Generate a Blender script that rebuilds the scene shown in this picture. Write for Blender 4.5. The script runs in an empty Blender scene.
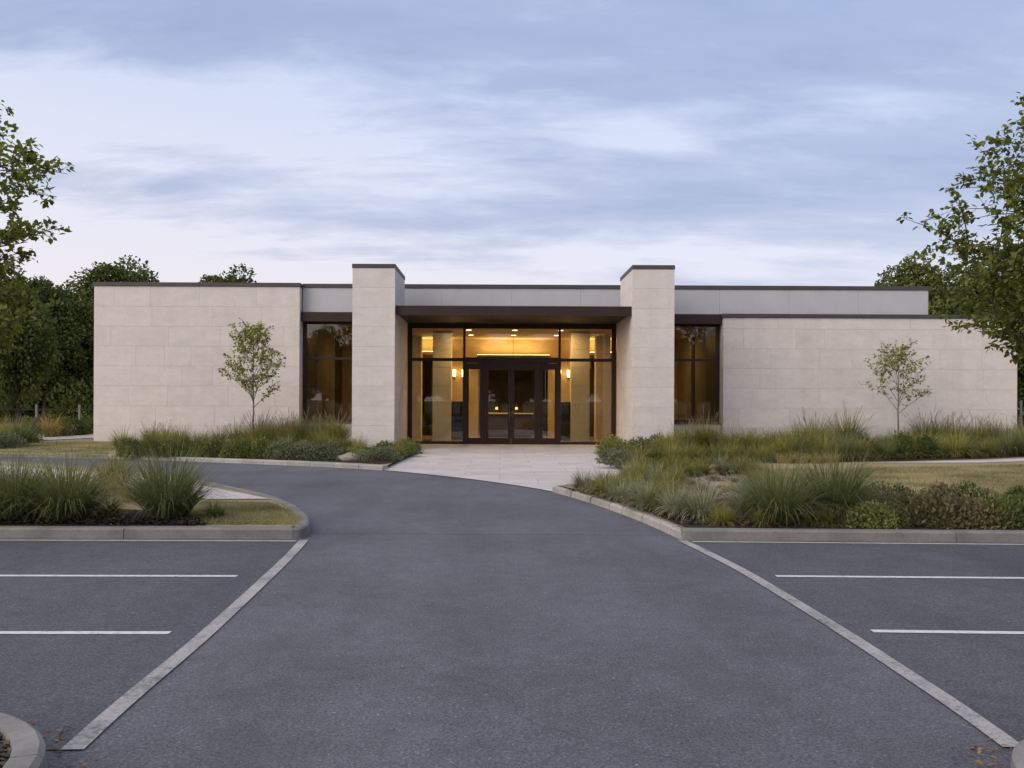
import bpy, bmesh, math, random
import numpy as np
from mathutils import Vector, Matrix, noise as mnoise
PI = math.pi
scene = bpy.context.scene
COL = scene.collection
random.seed(7)

# ------------------------------------------------------------------ camera
F, HC, CX, CY, ROLL = 850.0, 1.6, 500.0, 400.0, 0.0045
cd = bpy.data.cameras.new("camera"); cam = bpy.data.objects.new("camera", cd); COL.objects.link(cam)
cd.sensor_width = 36; cd.lens = F * 36 / 1024
cd.shift_x = 12 / 1024; cd.shift_y = 16 / 1024
cd.clip_start = .05; cd.clip_end = 3000
cam.location = (0, 0, HC); cam.rotation_euler = (PI / 2, -ROLL, 0)
scene.camera = cam

def at(px, py, z=0.0):
    """ground point (at height z) seen at a pixel of the photograph"""
    dx, dy = px - CX, py - CY
    ux, uy = dx + ROLL * dy, dy - ROLL * dx
    Y = F * (HC - z) / uy
    return (ux * Y / F, Y)

# ------------------------------------------------------------------ materials
def mat(name, base=(.5, .5, .5), rough=.8, metal=0, spec=.5):
    m = bpy.data.materials.new(name); m.use_nodes = True
    p = m.node_tree.nodes["Principled BSDF"]
    p.inputs["Base Color"].default_value = (*base, 1)
    p.inputs["Roughness"].default_value = rough
    p.inputs["Metallic"].default_value = metal
    p.inputs["Specular IOR Level"].default_value = spec
    return m, m.node_tree.nodes, m.node_tree.links, p

def N(ns, t, **kw):
    n = ns.new(t)
    for k, v in kw.items(): setattr(n, k, v)
    return n

def noise(ns, ls, scale, detail=4, rough=.55, vec=None, dist=0):
    n = N(ns, "ShaderNodeTexNoise"); n.inputs["Scale"].default_value = scale
    n.inputs["Detail"].default_value = detail; n.inputs["Roughness"].default_value = rough
    n.inputs["Distortion"].default_value = dist
    if vec is not None: ls.new(vec, n.inputs["Vector"])
    return n.outputs["Fac"]

def ramp(ns, ls, fac, stops):
    r = N(ns, "ShaderNodeValToRGB"); e = r.color_ramp.elements
    while len(e) < len(stops): e.new(.5)
    for i, (p, c) in enumerate(stops):
        e[i].position = p; e[i].color = (*c, 1) if len(c) == 3 else c
    ls.new(fac, r.inputs[0]); return r.outputs[0]

def mixc(ns, ls, fac, a, b, mode="MIX"):
    m = N(ns, "ShaderNodeMix", data_type="RGBA", blend_type=mode)
    for sock, v in ((m.inputs[0], fac), (m.inputs[6], a), (m.inputs[7], b)):
        if hasattr(v, "is_linked") or hasattr(v, "links"): ls.new(v, sock)
        elif isinstance(v, tuple): sock.default_value = (*v, 1)
        else: sock.default_value = v
    return m.outputs[2]

def math_(ns, ls, op, a, b=0.0, clamp=False):
    m = N(ns, "ShaderNodeMath", operation=op); m.use_clamp = clamp
    for sock, v in ((m.inputs[0], a), (m.inputs[1], b)):
        if hasattr(v, "links"): ls.new(v, sock)
        else: sock.default_value = v
    return m.outputs[0]

def objvec(ns, ls, scale=(1, 1, 1)):
    t = N(ns, "ShaderNodeTexCoord"); mp = N(ns, "ShaderNodeMapping")
    mp.inputs["Scale"].default_value = scale
    ls.new(t.outputs["Object"], mp.inputs[0]); return mp.outputs[0]

def bump(ns, ls, p, h, strength=.3, dist=.01):
    b = N(ns, "ShaderNodeBump"); b.inputs["Strength"].default_value = strength; b.inputs["Distance"].default_value = dist
    ls.new(h, b.inputs["Height"]); ls.new(b.outputs[0], p.inputs["Normal"])

M = {}
def m_asphalt(name="asphalt", k=(1, 1, 1)):
    m, ns, ls, p = mat(name, rough=.82, spec=.4)
    v = objvec(ns, ls)
    vo = N(ns, "ShaderNodeTexVoronoi"); vo.inputs["Scale"].default_value = 105; ls.new(v, vo.inputs["Vector"])
    agg = ramp(ns, ls, vo.outputs["Color"], [(0, (.060, .062, .075)), (.5, (.090, .092, .110)), (.9, (.112, .114, .132)), (1, (.26, .255, .255))])
    big = noise(ns, ls, .45, 5, .6, v)
    bigc = ramp(ns, ls, big, [(.3, (.74, .73, .735)), (.5, (1, 1, 1)), (.70, (1.2, 1.2, 1.22))])
    c = mixc(ns, ls, 1.0, agg, bigc, "MULTIPLY")
    med = noise(ns, ls, 6, 6, .7, v)
    c = mixc(ns, ls, 1.0, c, ramp(ns, ls, med, [(.32, (.84, .84, .85)), (.6, (1.06, 1.06, 1.06))]), "MULTIPLY")
    fine = noise(ns, ls, 58, 4, .9, v)
    c = mixc(ns, ls, 1.0, c, ramp(ns, ls, fine, [(.34, (.42, .42, .44)), (.5, (.98, .98, .98)), (.66, (1.62, 1.6, 1.57))]), "MULTIPLY")
    # dark drips of oil inside the stalls, sparse
    st = noise(ns, ls, 1.1, 3, .5, objvec(ns, ls, (1, .6, 1)))
    c = mixc(ns, ls, ramp(ns, ls, st, [(.56, (0, 0, 0)), (.70, (.38, .38, .38))]), c, (.05, .05, .056))
    # construction joint across the drive and a few hairline cracks
    sep = N(ns, "ShaderNodeSeparateXYZ"); ls.new(v, sep.inputs[0])
    wob = math_(ns, ls, "MULTIPLY", math_(ns, ls, "SUBTRACT", noise(ns, ls, 2.2, 4, .6, v), .5), .14)
    d = math_(ns, ls, "ABSOLUTE", math_(ns, ls, "SUBTRACT", math_(ns, ls, "ADD", sep.outputs[1], wob), 10.12))
    joint = math_(ns, ls, "LESS_THAN", d, .022)
    c = mixc(ns, ls, math_(ns, ls, "MULTIPLY", joint, .75), c, (.035, .035, .04))
    cr = N(ns, "ShaderNodeTexVoronoi", feature="DISTANCE_TO_EDGE"); cr.inputs["Scale"].default_value = .16
    cv = N(ns, "ShaderNodeVectorMath", operation="ADD")
    nz = N(ns, "ShaderNodeTexNoise"); nz.inputs["Scale"].default_value = .9; nz.inputs["Detail"].default_value = 6; ls.new(v, nz.inputs["Vector"])
    ls.new(v, cv.inputs[0]); ls.new(nz.outputs["Color"], cv.inputs[1]); ls.new(cv.outputs[0], cr.inputs["Vector"])
    crk = math_(ns, ls, "LESS_THAN", cr.outputs["Distance"], .0014)
    c = mixc(ns, ls, math_(ns, ls, "MULTIPLY", crk, .32), c, (.04, .04, .045))
    # wheel worn lanes, a touch paler, along the drive
    lane = noise(ns, ls, .9, 3, .5, objvec(ns, ls, (1.3, .10, 1)))
    c = mixc(ns, ls, 1.0, c, ramp(ns, ls, lane, [(.35, (.90, .90, .905)), (.65, (1.09, 1.085, 1.08))]), "MULTIPLY")
    c = mixc(ns, ls, 1.0, c, k, "MULTIPLY")
    ls.new(c, p.inputs["Base Color"])
    h = math_(ns, ls, "ADD", vo.outputs["Distance"], fine)
    bump(ns, ls, p, h, .35, .004)
    return m
M["asphalt"] = m_asphalt()
M["asphalt_bay"] = m_asphalt("bay_asphalt", (.76, .755, .75))

def m_paint():
    m, ns, ls, p = mat("road_paint", rough=.7)
    v = objvec(ns, ls)
    w = noise(ns, ls, 34, 8, .8, v); w2 = noise(ns, ls, 1.9, 5, .65, v)
    k = math_(ns, ls, "ADD", math_(ns, ls, "MULTIPLY", w, .62), math_(ns, ls, "MULTIPLY", w2, .52))
    c = ramp(ns, ls, k, [(.46, (.10, .10, .105)), (.53, (.23, .222, .222)), (.62, (.325, .31, .305)), (.8, (.39, .375, .365))])
    ls.new(c, p.inputs["Base Color"]); bump(ns, ls, p, noise(ns, ls, 60, 3, .6, v), .3, .004)
    return m
M["paint"] = m_paint()
def m_paint2():
    m, ns, ls, p = mat("stall_paint", rough=.7)
    v = objvec(ns, ls); k = noise(ns, ls, 18, 8, .75, v)
    ls.new(ramp(ns, ls, k, [(.30, (.16, .16, .17)), (.40, (.42, .42, .43)), (.5, (.52, .52, .53)), (.7, (.60, .60, .61))]), p.inputs["Base Color"])
    return m
M["paint_white"] = m_paint2()

def m_concrete(name, a, b, scale=1.0, attr=True):
    m, ns, ls, p = mat(name, rough=.85, spec=.3)
    v = objvec(ns, ls)
    c = ramp(ns, ls, noise(ns, ls, 2.2 * scale, 8, .65, v), [(.3, a), (.7, b)])
    c = mixc(ns, ls, 1.0, c, ramp(ns, ls, noise(ns, ls, 30 * scale, 6, .75, v), [(.3, (.82, .82, .82)), (.7, (1.1, 1.1, 1.1))]), "MULTIPLY")
    if attr:
        a_ = N(ns, "ShaderNodeAttribute", attribute_name="tint")
        c = mixc(ns, ls, 1.0, c, ramp(ns, ls, a_.outputs["Fac"], [(0, (.9, .895, .89)), (1, (1.08, 1.08, 1.08))]), "MULTIPLY")
    ls.new(c, p.inputs["Base Color"])
    bump(ns, ls, p, noise(ns, ls, 45, 5, .7, v), .25, .006)
    return m
M["paint_base"] = m_concrete("edge_paint", (.30, .29, .28), (.48, .47, .46), 3, False)
M["kerb"] = m_concrete("kerb_concrete", (.135, .130, .122), (.225, .218, .207))
M["kerb_stone"] = m_concrete("kerb_stone", (.25, .235, .22), (.38, .36, .34))

def m_stone():
    m, ns, ls, p = mat("limestone", rough=.78, spec=.35)
    v = objvec(ns, ls)
    a_ = N(ns, "ShaderNodeAttribute", attribute_name="tint")
    cb = N(ns, "ShaderNodeCombineXYZ"); off = math_(ns, ls, "MULTIPLY", a_.outputs["Fac"], 37.0)
    for i in range(3): ls.new(off, cb.inputs[i])
    ad = N(ns, "ShaderNodeVectorMath", operation="ADD"); ls.new(v, ad.inputs[0]); ls.new(cb.outputs[0], ad.inputs[1])
    mp = N(ns, "ShaderNodeMapping"); mp.inputs["Scale"].default_value = (1, 1, 1.9); ls.new(ad.outputs[0], mp.inputs[0])
    c = ramp(ns, ls, noise(ns, ls, 1.7, 8, .62, mp.outputs[0], .6), [(.28, (.535, .496, .466)), (.5, (.588, .547, .517)), (.75, (.636, .597, .567))])
    c = mixc(ns, ls, 1.0, c, ramp(ns, ls, a_.outputs["Fac"], [(0, (.972, .968, .96)), (.5, (1, 1, 1)), (1, (1.018, 1.018, 1.018))]), "MULTIPLY")
    c = mixc(ns, ls, 1.0, c, ramp(ns, ls, noise(ns, ls, 11, 6, .7, mp.outputs[0], 1.2), [(.33, (.925, .91, .895)), (.5, (1, 1, 1)), (.7, (1.04, 1.04, 1.04))]), "MULTIPLY")
    pit = noise(ns, ls, 34, 3, .7, mp.outputs[0])
    c = mixc(ns, ls, 1.0, c, ramp(ns, ls, pit, [(.30, (.8, .78, .76)), (.40, (1, 1, 1))]), "MULTIPLY")
    # weather streaks: faint, run down the wall
    stv = objvec(ns, ls, (3.0, 3.0, .12))
    c = mixc(ns, ls, 1.0, c, ramp(ns, ls, noise(ns, ls, 1.0, 5, .6, stv), [(.3, (.955, .95, .945)), (.6, (1.01, 1.01, 1.01))]), "MULTIPLY")
    ls.new(c, p.inputs["Base Color"])
    bump(ns, ls, p, pit, .18, .006)
    return m
M["stone"] = m_stone()
M["mortar"], *_ = mat("mortar", (.36, .325, .30), .95)
M["stone_in"] = m_concrete("interior_stone", (.46, .41, .33), (.56, .51, .42), .6, False)

def m_paving():
    m, ns, ls, p = mat("paving_slabs", rough=.75, spec=.35)
    v = objvec(ns, ls)
    b = N(ns, "ShaderNodeTexBrick"); ls.new(v, b.inputs["Vector"])
    b.inputs["Scale"].default_value = 1.0; b.inputs["Brick Width"].default_value = 1.5; b.inputs["Row Height"].default_value = .9
    b.inputs["Mortar Size"].default_value = .011; b.inputs["Mortar Smooth"].default_value = .2
    b.inputs["Color1"].default_value = (.455, .415, .40, 1); b.inputs["Color2"].default_value = (.515, .475, .46, 1)
    b.inputs["Mortar"].default_value = (.35, .32, .31, 1)
    c = mixc(ns, ls, 1.0, b.outputs[0], ramp(ns, ls, noise(ns, ls, 1.3, 7, .65, v), [(.3, (.84, .83, .83)), (.7, (1.08, 1.08, 1.08))]), "MULTIPLY")
    c = mixc(ns, ls, 1.0, c, ramp(ns, ls, noise(ns, ls, 24, 5, .7, v), [(.3, (.9, .9, .9)), (.7, (1.06, 1.06, 1.06))]), "MULTIPLY")
    ls.new(c, p.inputs["Base Color"]); return m
M["paving"] = m_paving()

def m_lawn(name, dry):
    m, ns, ls, p = mat(name, rough=.95, spec=.15)
    v = objvec(ns, ls, (1, 1.7, 1))
    g = ramp(ns, ls, noise(ns, ls, 26, 5, .75, v), [(.25, (.055, .068, .024)), (.6, (.115, .12, .046)), (.8, (.18, .165, .075))])
    d = ramp(ns, ls, noise(ns, ls, 22, 5, .75, v), [(.25, (.20, .16, .085)), (.75, (.40, .325, .195))])
    k = ramp(ns, ls, noise(ns, ls, .75, 7, .66, v, .4), [(.62 - dry, (0, 0, 0)), (.86 - dry, (1, 1, 1))])
    ls.new(mixc(ns, ls, k, g, d), p.inputs["Base Color"])
    bump(ns, ls, p, noise(ns, ls, 40, 4, .7, v), .8, .03); return m
M["lawn"] = m_lawn("lawn_turf", .47)
M["meadow"] = m_lawn("meadow", .16)

def m_mulch():
    m, ns, ls, p = mat("mulch_bed", rough=.97, spec=.1)
    v = objvec(ns, ls)
    vo = N(ns, "ShaderNodeTexVoronoi"); vo.inputs["Scale"].default_value = 34; vo.inputs["Randomness"].default_value = 1; ls.new(v, vo.inputs["Vector"])
    c = ramp(ns, ls, vo.outputs["Color"], [(.1, (.018, .013, .011)), (.6, (.045, .032, .025)), (.9, (.085, .062, .045)), (1, (.17, .13, .09))])
    ls.new(c, p.inputs["Base Color"]); bump(ns, ls, p, vo.outputs["Distance"], 1.0, .03); return m
M["mulch"] = m_mulch()
def m_sand():
    m, ns, ls, p = mat("gravelly_soil", rough=.97, spec=.1)
    v = objvec(ns, ls)
    ls.new(ramp(ns, ls, noise(ns, ls, 16, 8, .75, v), [(.3, (.17, .125, .095)), (.5, (.29, .23, .18)), (.7, (.40, .33, .27))]), p.inputs["Base Color"])
    bump(ns, ls, p, noise(ns, ls, 30, 5, .7, v), .8, .02); return m
M["soil"] = m_sand()

def m_metal(name, base, rough, metal=.0, var=.1, spec=.5):
    m, ns, ls, p = mat(name, base, rough, metal, spec)
    v = objvec(ns, ls)
    lo = tuple(x * (1 - var) for x in base); hi = tuple(x * (1 + var) for x in base)
    ls.new(ramp(ns, ls, noise(ns, ls, 1.6, 6, .6, v), [(.3, lo), (.7, hi)]), p.inputs["Base Color"])
    ls.new(ramp(ns, ls, noise(ns, ls, 9, 5, .6, v), [(.2, (rough * .8,) * 3), (.8, (min(1, rough * 1.2),) * 3)]), p.inputs["Roughness"])
    return m
M["bronze"] = m_metal("dark_bronze", (.034, .0195, .016), .55, 0, .15, .2)
M["coping"] = m_metal("coping_metal", (.062, .055, .055), .55, 0, .12, .3)
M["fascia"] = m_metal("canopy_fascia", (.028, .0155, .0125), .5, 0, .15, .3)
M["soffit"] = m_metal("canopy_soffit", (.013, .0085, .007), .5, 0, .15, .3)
M["panel"] = m_metal("grey_panel", (.41, .415, .44), .5, .0, .05)
M["black"] = m_metal("black_cabinet", (.012, .011, .011), .35)
M["screen"] = m_metal("dark_screen", (.006, .006, .007), .12)
M["wood"] = m_metal("dark_walnut", (.035, .022, .014), .45, 0, .35)
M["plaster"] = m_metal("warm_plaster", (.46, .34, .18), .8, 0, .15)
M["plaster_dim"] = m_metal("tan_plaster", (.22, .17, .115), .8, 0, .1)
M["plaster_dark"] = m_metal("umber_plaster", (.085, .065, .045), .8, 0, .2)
M["floor_in"] = m_metal("lobby_floor", (.36, .31, .25), .18, 0, .12)
M["post"] = m_metal("pale_post", (.13, .13, .13), .6)
M["rail"] = m_metal("dark_rail", (.015, .016, .015), .6, 0, .1, .2)
M["steel"] = m_metal("satin_steel", (.12, .10, .09), .3, .9)
M["rock"] = m_concrete("field_stone", (.20, .175, .15), (.32, .28, .24), 2, False)

def m_glass(name, tint, r0):
    m = bpy.data.materials.new(name); m.use_nodes = True; ns, ls = m.node_tree.nodes, m.node_tree.links
    ns.clear(); o = N(ns, "ShaderNodeOutputMaterial")
    tr = N(ns, "ShaderNodeBsdfTransparent"); tr.inputs[0].default_value = (*tint, 1)
    gl = N(ns, "ShaderNodeBsdfGlossy"); gl.inputs["Roughness"].default_value = .004; gl.inputs[0].default_value = (.95, .97, 1, 1)
    bp = N(ns, "ShaderNodeBump"); bp.inputs["Strength"].default_value = .02; bp.inputs["Distance"].default_value = .02
    ls.new(noise(ns, ls, .8, 2, .5, objvec(ns, ls)), bp.inputs["Height"]); ls.new(bp.outputs[0], gl.inputs["Normal"])
    lw = N(ns, "ShaderNodeLayerWeight"); lw.inputs[0].default_value = .5
    f = math_(ns, ls, "ADD", math_(ns, ls, "MULTIPLY", math_(ns, ls, "POWER", lw.outputs["Facing"], 5.0), .9), r0, True)
    mx = N(ns, "ShaderNodeMixShader"); ls.new(f, mx.inputs[0]); ls.new(tr.outputs[0], mx.inputs[1]); ls.new(gl.outputs[0], mx.inputs[2])
    ls.new(mx.outputs[0], o.inputs[0]); return m
M["glass"] = m_glass("clear_glass", (.88, .88, .85), .045)
M["glass_dark"] = m_glass("tinted_glass", (.80, .80, .76), .05)

def m_emit(name, col, s):
    m = bpy.data.materials.new(name); m.use_nodes = True; ns, ls = m.node_tree.nodes, m.node_tree.links
    ns.clear(); o = N(ns, "ShaderNodeOutputMaterial"); e = N(ns, "ShaderNodeEmission")
    e.inputs[0].default_value = (*col, 1); e.inputs[1].default_value = s; ls.new(e.outputs[0], o.inputs[0]); return m
WARM = (1.0, .60, .20)
M["cove"] = m_emit("cove_strip", WARM, 9)
M["lamp"] = m_emit("lamp_glow", (1.0, .64, .24), 9)
M["dim_lamp"] = m_emit("shaded_lamp", (1.0, .62, .25), 2.2)
M["down"] = m_emit("downlight_glow", (1.0, .70, .34), 5)

def m_leaf(name, cols, trans=.35, dry=None, rough=.6):
    """cols: dark, mid, light leaf colour; spread per leaf (tint) and per plant (object random)"""
    k_ = (1.3, 1.2, .95) if name.startswith("grass") else (1.12, 1.16, .98) if name.startswith(("grass", "shrub")) else (1.36, 1.36, 1.02) if "leaf" in name and "fallen" not in name else (1, 1, 1)
    if "silver" in name: k_ = (1.2, 1.13, 1.02)
    cols = [tuple(a * b for a, b in zip(c, k_)) for c in cols]
    m = bpy.data.materials.new(name); m.use_nodes = True; ns, ls = m.node_tree.nodes, m.node_tree.links
    p = ns["Principled BSDF"]; p.inputs["Roughness"].default_value = rough; p.inputs["Specular IOR Level"].default_value = .3
    a_ = N(ns, "ShaderNodeAttribute", attribute_name="tint")
    oi = N(ns, "ShaderNodeObjectInfo")
    k = math_(ns, ls, "ADD", math_(ns, ls, "MULTIPLY", a_.outputs["Fac"], .62), math_(ns, ls, "MULTIPLY", oi.outputs["Random"], .38))
    c = ramp(ns, ls, k, [(.05, cols[0]), (.5, cols[1]), (.95, cols[2])])
    if dry:
        b_ = N(ns, "ShaderNodeAttribute", attribute_name="dry")
        c = mixc(ns, ls, b_.outputs["Fac"], c, dry)
    ls.new(c, p.inputs["Base Color"])
    t = N(ns, "ShaderNodeBsdfTranslucent"); ls.new(mixc(ns, ls, 1.0, c, (1.1, 1.25, .6), "MULTIPLY"), t.inputs[0])
    mx = N(ns, "ShaderNodeMixShader"); mx.inputs[0].default_value = trans
    ls.new(p.outputs[0], mx.inputs[1]); ls.new(t.outputs[0], mx.inputs[2]); ls.new(mx.outputs[0], ns["Material Output"].inputs[0])
    return m
STRAW = (.30, .235, .13)
M["leaf_near"] = m_leaf("near_leaf", ((.05, .064, .017), (.115, .128, .034), (.225, .215, .065)))
M["leaf_bg"] = m_leaf("dark_tree_leaf", ((.026, .04, .015), (.058, .076, .027), (.135, .138, .05)), .3)
M["leaf_olive"] = m_leaf("olive_tree_leaf", ((.035, .045, .012), (.075, .085, .02), (.16, .15, .04)), .3)
M["leaf_sap"] = m_leaf("sapling_leaf", ((.085, .098, .022), (.165, .175, .045), (.265, .262, .085)), .35)
M["g_green"] = m_leaf("grass_green", ((.06, .078, .022), (.125, .142, .042), (.215, .22, .075)), .3, STRAW)
M["g_deep"] = m_leaf("grass_deep", ((.046, .068, .032), (.085, .112, .055), (.155, .18, .095)), .3, (.26, .22, .12))
M["g_yellow"] = m_leaf("grass_yellow", ((.085, .10, .026), (.165, .17, .05), (.26, .245, .085)), .3, STRAW)
M["g_silver"] = m_leaf("grass_silver", ((.10, .115, .075), (.175, .19, .13), (.29, .30, .215)), .25, (.28, .25, .17))
M["g_dry"] = m_leaf("grass_dry", ((.14, .11, .05), (.23, .18, .085), (.34, .28, .15)), .3, STRAW)
M["plume"] = m_leaf("plume", ((.20, .14, .10), (.31, .23, .17), (.45, .35, .27)), .35)
M["s_dark"] = m_leaf("shrub_dark", ((.036, .05, .015), (.08, .098, .028), (.155, .165, .052)), .25)
M["s_olive"] = m_leaf("shrub_olive", ((.045, .058, .018), (.10, .115, .038), (.18, .185, .07)), .25)
M["s_silver"] = m_leaf("shrub_silver", ((.07, .088, .055), (.13, .15, .098), (.215, .23, .165)), .2)
M["s_red"] = m_leaf("shrub_red", ((.06, .058, .032), (.135, .115, .07), (.29, .20, .15)), .25)
def m_bark(name, a, b):
    m, ns, ls, p = mat(name, rough=.9, spec=.2)
    v = objvec(ns, ls, (8, 8, 1.2))
    ls.new(ramp(ns, ls, noise(ns, ls, 3, 7, .7, v), [(.3, a), (.7, b)]), p.inputs["Base Color"])
    bump(ns, ls, p, noise(ns, ls, 6, 5, .7, v), .6, .02); return m
M["bark"] = m_bark("bark", (.035, .028, .022), (.10, .085, .07))
M["bark_pale"] = m_bark("pale_bark", (.10, .08, .065), (.22, .185, .155))

# ------------------------------------------------------------------ object helpers
def link(name, mesh, m=None, parent=None, kind=None, label=None, cat=None, group=None, loc=None):
    o = bpy.data.objects.new(name, mesh); COL.objects.link(o)
    if m is not None and mesh is not None:
        mesh.materials.clear(); mesh.materials.append(m)
    if parent is not None: o.parent = parent
    if loc is not None: o.location = loc
    tag(o, kind, label, cat, group); return o
def tag(o, kind=None, label=None, cat=None, group=None):
    if kind: o["kind"] = kind
    if label: o["label"] = label
    if cat: o["category"] = cat
    if group: o["group"] = group
def thing(name, loc, label, cat, group=None):
    return link(name, None, None, None, None, label, cat, group, loc)

class MB:
    """collects faces in world space, builds ONE mesh object (relative to its parent's place)"""
    def __init__(s): s.v, s.f, s.t = [], [], []
    def box(s, x0, x1, y0, y1, z0, z1, tint=.5):
        b = len(s.v)
        s.v += [(x0, y0, z0), (x1, y0, z0), (x1, y1, z0), (x0, y1, z0), (x0, y0, z1), (x1, y0, z1), (x1, y1, z1), (x0, y1, z1)]
        s.f += [tuple(b + i for i in q) for q in ((3, 2, 1, 0), (4, 5, 6, 7), (0, 1, 5, 4), (1, 2, 6, 5), (2, 3, 7, 6), (3, 0, 4, 7))]
        s.t += [tint] * 8; return s
    def poly(s, pts, tint=.5):
        b = len(s.v); s.v += [tuple(p) for p in pts]; s.f.append(tuple(range(b, b + len(pts)))); s.t += [tint] * len(pts); return s
    def cyl(s, a, b_, r0, r1=None, n=10, tint=.5):
        r1 = r0 if r1 is None else r1
        a, b_ = Vector(a), Vector(b_); d = (b_ - a).normalized(); u = d.orthogonal().normalized(); w = d.cross(u)
        k = len(s.v)
        for c, r in ((a, r0), (b_, r1)):
            for i in range(n):
                q = c + (u * math.cos(2 * PI * i / n) + w * math.sin(2 * PI * i / n)) * r; s.v.append(tuple(q))
        for i in range(n): s.f.append((k + i, k + (i + 1) % n, k + n + (i + 1) % n, k + n + i))
        s.f.append(tuple(k + i for i in reversed(range(n)))); s.f.append(tuple(k + n + i for i in range(n)))
        s.t += [tint] * (2 * n); return s
    def build(s, name, m, parent=None, bev=0, **kw):
        off = Vector((0, 0, 0)); p = parent
        while p is not None: off += p.location; p = p.parent
        me = bpy.data.meshes.new(name)
        me.from_pydata([tuple(Vector(v) - off) for v in s.v], [], s.f)
        a = me.attributes.new("tint", "FLOAT", "POINT"); a.data.foreach_set("value", s.t)
        me.update()
        o = link(name, me, m, parent, **kw)
        if bev:
            md = o.modifiers.new("edge", "BEVEL"); md.width = bev; md.segments = 2; md.limit_method = "ANGLE"
        return o

def np_mesh(name, V, Fq, tint, dry=None, smooth=False):
    """V (n,3) float, Fq (m,k) int, per-vertex tint"""
    me = bpy.data.meshes.new(name); V = np.asarray(V, np.float32); Fq = np.asarray(Fq, np.int32)
    k = Fq.shape[1]
    me.vertices.add(len(V)); me.vertices.foreach_set("co", V.ravel())
    me.loops.add(Fq.size); me.loops.foreach_set("vertex_index", Fq.ravel())
    me.polygons.add(len(Fq)); me.polygons.foreach_set("loop_start", np.arange(0, Fq.size, k, dtype=np.int32))
    a = me.attributes.new("tint", "FLOAT", "POINT"); a.data.foreach_set("value", np.asarray(tint, np.float32))
    if dry is not None:
        a = me.attributes.new("dry", "FLOAT", "POINT"); a.data.foreach_set("value", np.asarray(dry, np.float32))
    me.update(calc_edges=True); me.validate()
    if smooth: me.polygons.foreach_set("use_smooth", np.ones(len(Fq), bool))
    return me

def smooth(pts, n=6, closed=False):
    out = []; P = [Vector((*p, 0)) for p in pts]; L = len(P)
    rng = range(L if closed else L - 1)
    for i in rng:
        if closed: p0, p1, p2, p3 = P[i - 1], P[i], P[(i + 1) % L], P[(i + 2) % L]
        else: p0, p1, p2, p3 = P[max(i - 1, 0)], P[i], P[i + 1], P[min(i + 2, L - 1)]
        for j in range(n):
            t = j / n
            q = .5 * ((2 * p1) + (p2 - p0) * t + (2 * p0 - 5 * p1 + 4 * p2 - p3) * t * t + (3 * p1 - p0 - 3 * p2 + p3) * t ** 3)
            out.append((q.x, q.y))
    if not closed: out.append((P[-1].x, P[-1].y))
    return out

def sheet(name, pts, z, m, kind="structure"):
    bm = bmesh.new(); vs = [bm.verts.new((x, y, z)) for x, y in pts]
    f = bm.faces.new(vs); bm.normal_update()
    if f.normal.z < 0: f.normal_flip()
    bmesh.ops.triangulate(bm, faces=bm.faces[:])
    me = bpy.data.meshes.new(name); bm.to_mesh(me); bm.free()
    return link(name, me, m, kind=kind)

def kerb(name, pts, m, w=.16, h=.14, seg=.9, side=1, seed=1, gap=.06):
    """row of kerb stones along a line of base points; the top runs inward (side=+1: to the left of the way)"""
    rnd = random.Random(seed)
    P = [Vector(p) for p in pts]; Q = [P[0]]
    for a, b in zip(P, P[1:]):
        n = max(1, int((b - a).length / .12))
        for i in range(1, n + 1): Q.append(a + (b - a) * (i / n))
    nor = []
    for i in range(len(Q)):
        d = (Q[min(i + 1, len(Q) - 1)] - Q[max(i - 1, 0)]).normalized(); nor.append(Vector((-d.y, d.x)) * side)
    mb = MB(); i = 0; step = max(1, int(seg / .12))
    while i < len(Q) - 1:
        j = min(i + step, len(Q) - 1); t = rnd.random(); lift = rnd.uniform(-.004, .004)
        rows = []
        for k in range(i, j + 1):
            q = Q[k].copy()
            if k == i and k > 0: q += (Q[k + 1] - Q[k]) * gap
            prof = [(0, -.05), (.012, h - .02), (.035, h), (w, h), (w, -.05)]
            rows.append([(q.x + nor[k].x * a, q.y + nor[k].y * a, z + (lift if z > 0 else 0)) for a, z in prof])
        for r0, r1 in zip(rows, rows[1:]):
            for k in range(4): mb.poly([r0[k], r1[k], r1[k + 1], r0[k + 1]], t)
        mb.poly(rows[0], t); mb.poly(rows[-1][::-1], t)
        i = j
    return mb.build(name, m, kind="structure")

def strip(name, a, b, w, z, m):
    a, b = Vector(a), Vector(b); d = (b - a).normalized(); n = Vector((-d.y, d.x)) * w / 2
    mb = MB(); mb.poly([(*(a - n), z), (*(b - n), z), (*(b + n), z), (*(a + n), z)])
    return mb.build(name, m, kind="structure")

# ------------------------------------------------------------------ the ground
ZT = .11
sheet("ground", [(-900, -900), (900, -900), (900, 1200), (-900, 1200)], -.06, M["meadow"])
sheet("parking_asphalt", [(-45, -28), (45, -28), (45, 29), (-45, 29)], 0, M["asphalt"])

# left island
tipb = [(292, 539.4), (303, 538.2), (309.5, 533), (309.3, 525), (299, 515), (283, 507), (264, 500.5), (240, 495), (207, 488), (150, 479.5), (80, 472), (0, 466), (-150, 461), (-400, 456)]
isl = [at(x, 539.4 - .003 * (300 - x)) for x in (-700, -400, -100, 100, 225)]
isl_tip = smooth([at(*p) for p in tipb], 6)
isl_line = isl + isl_tip
kerb("kerb", isl_line, M["kerb"], h=.122, seg=3.0, side=1, seed=3)
def inset(pts, d):
    P = [Vector(p) for p in pts]; o = []
    for i in range(len(P)):
        t = (P[min(i + 1, len(P) - 1)] - P[max(i - 1, 0)]).normalized(); o.append((P[i].x - t.y * d, P[i].y + t.x * d))
    return o
sheet("island_turf", inset(isl_line, .1), ZT, M["lawn"])
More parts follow.
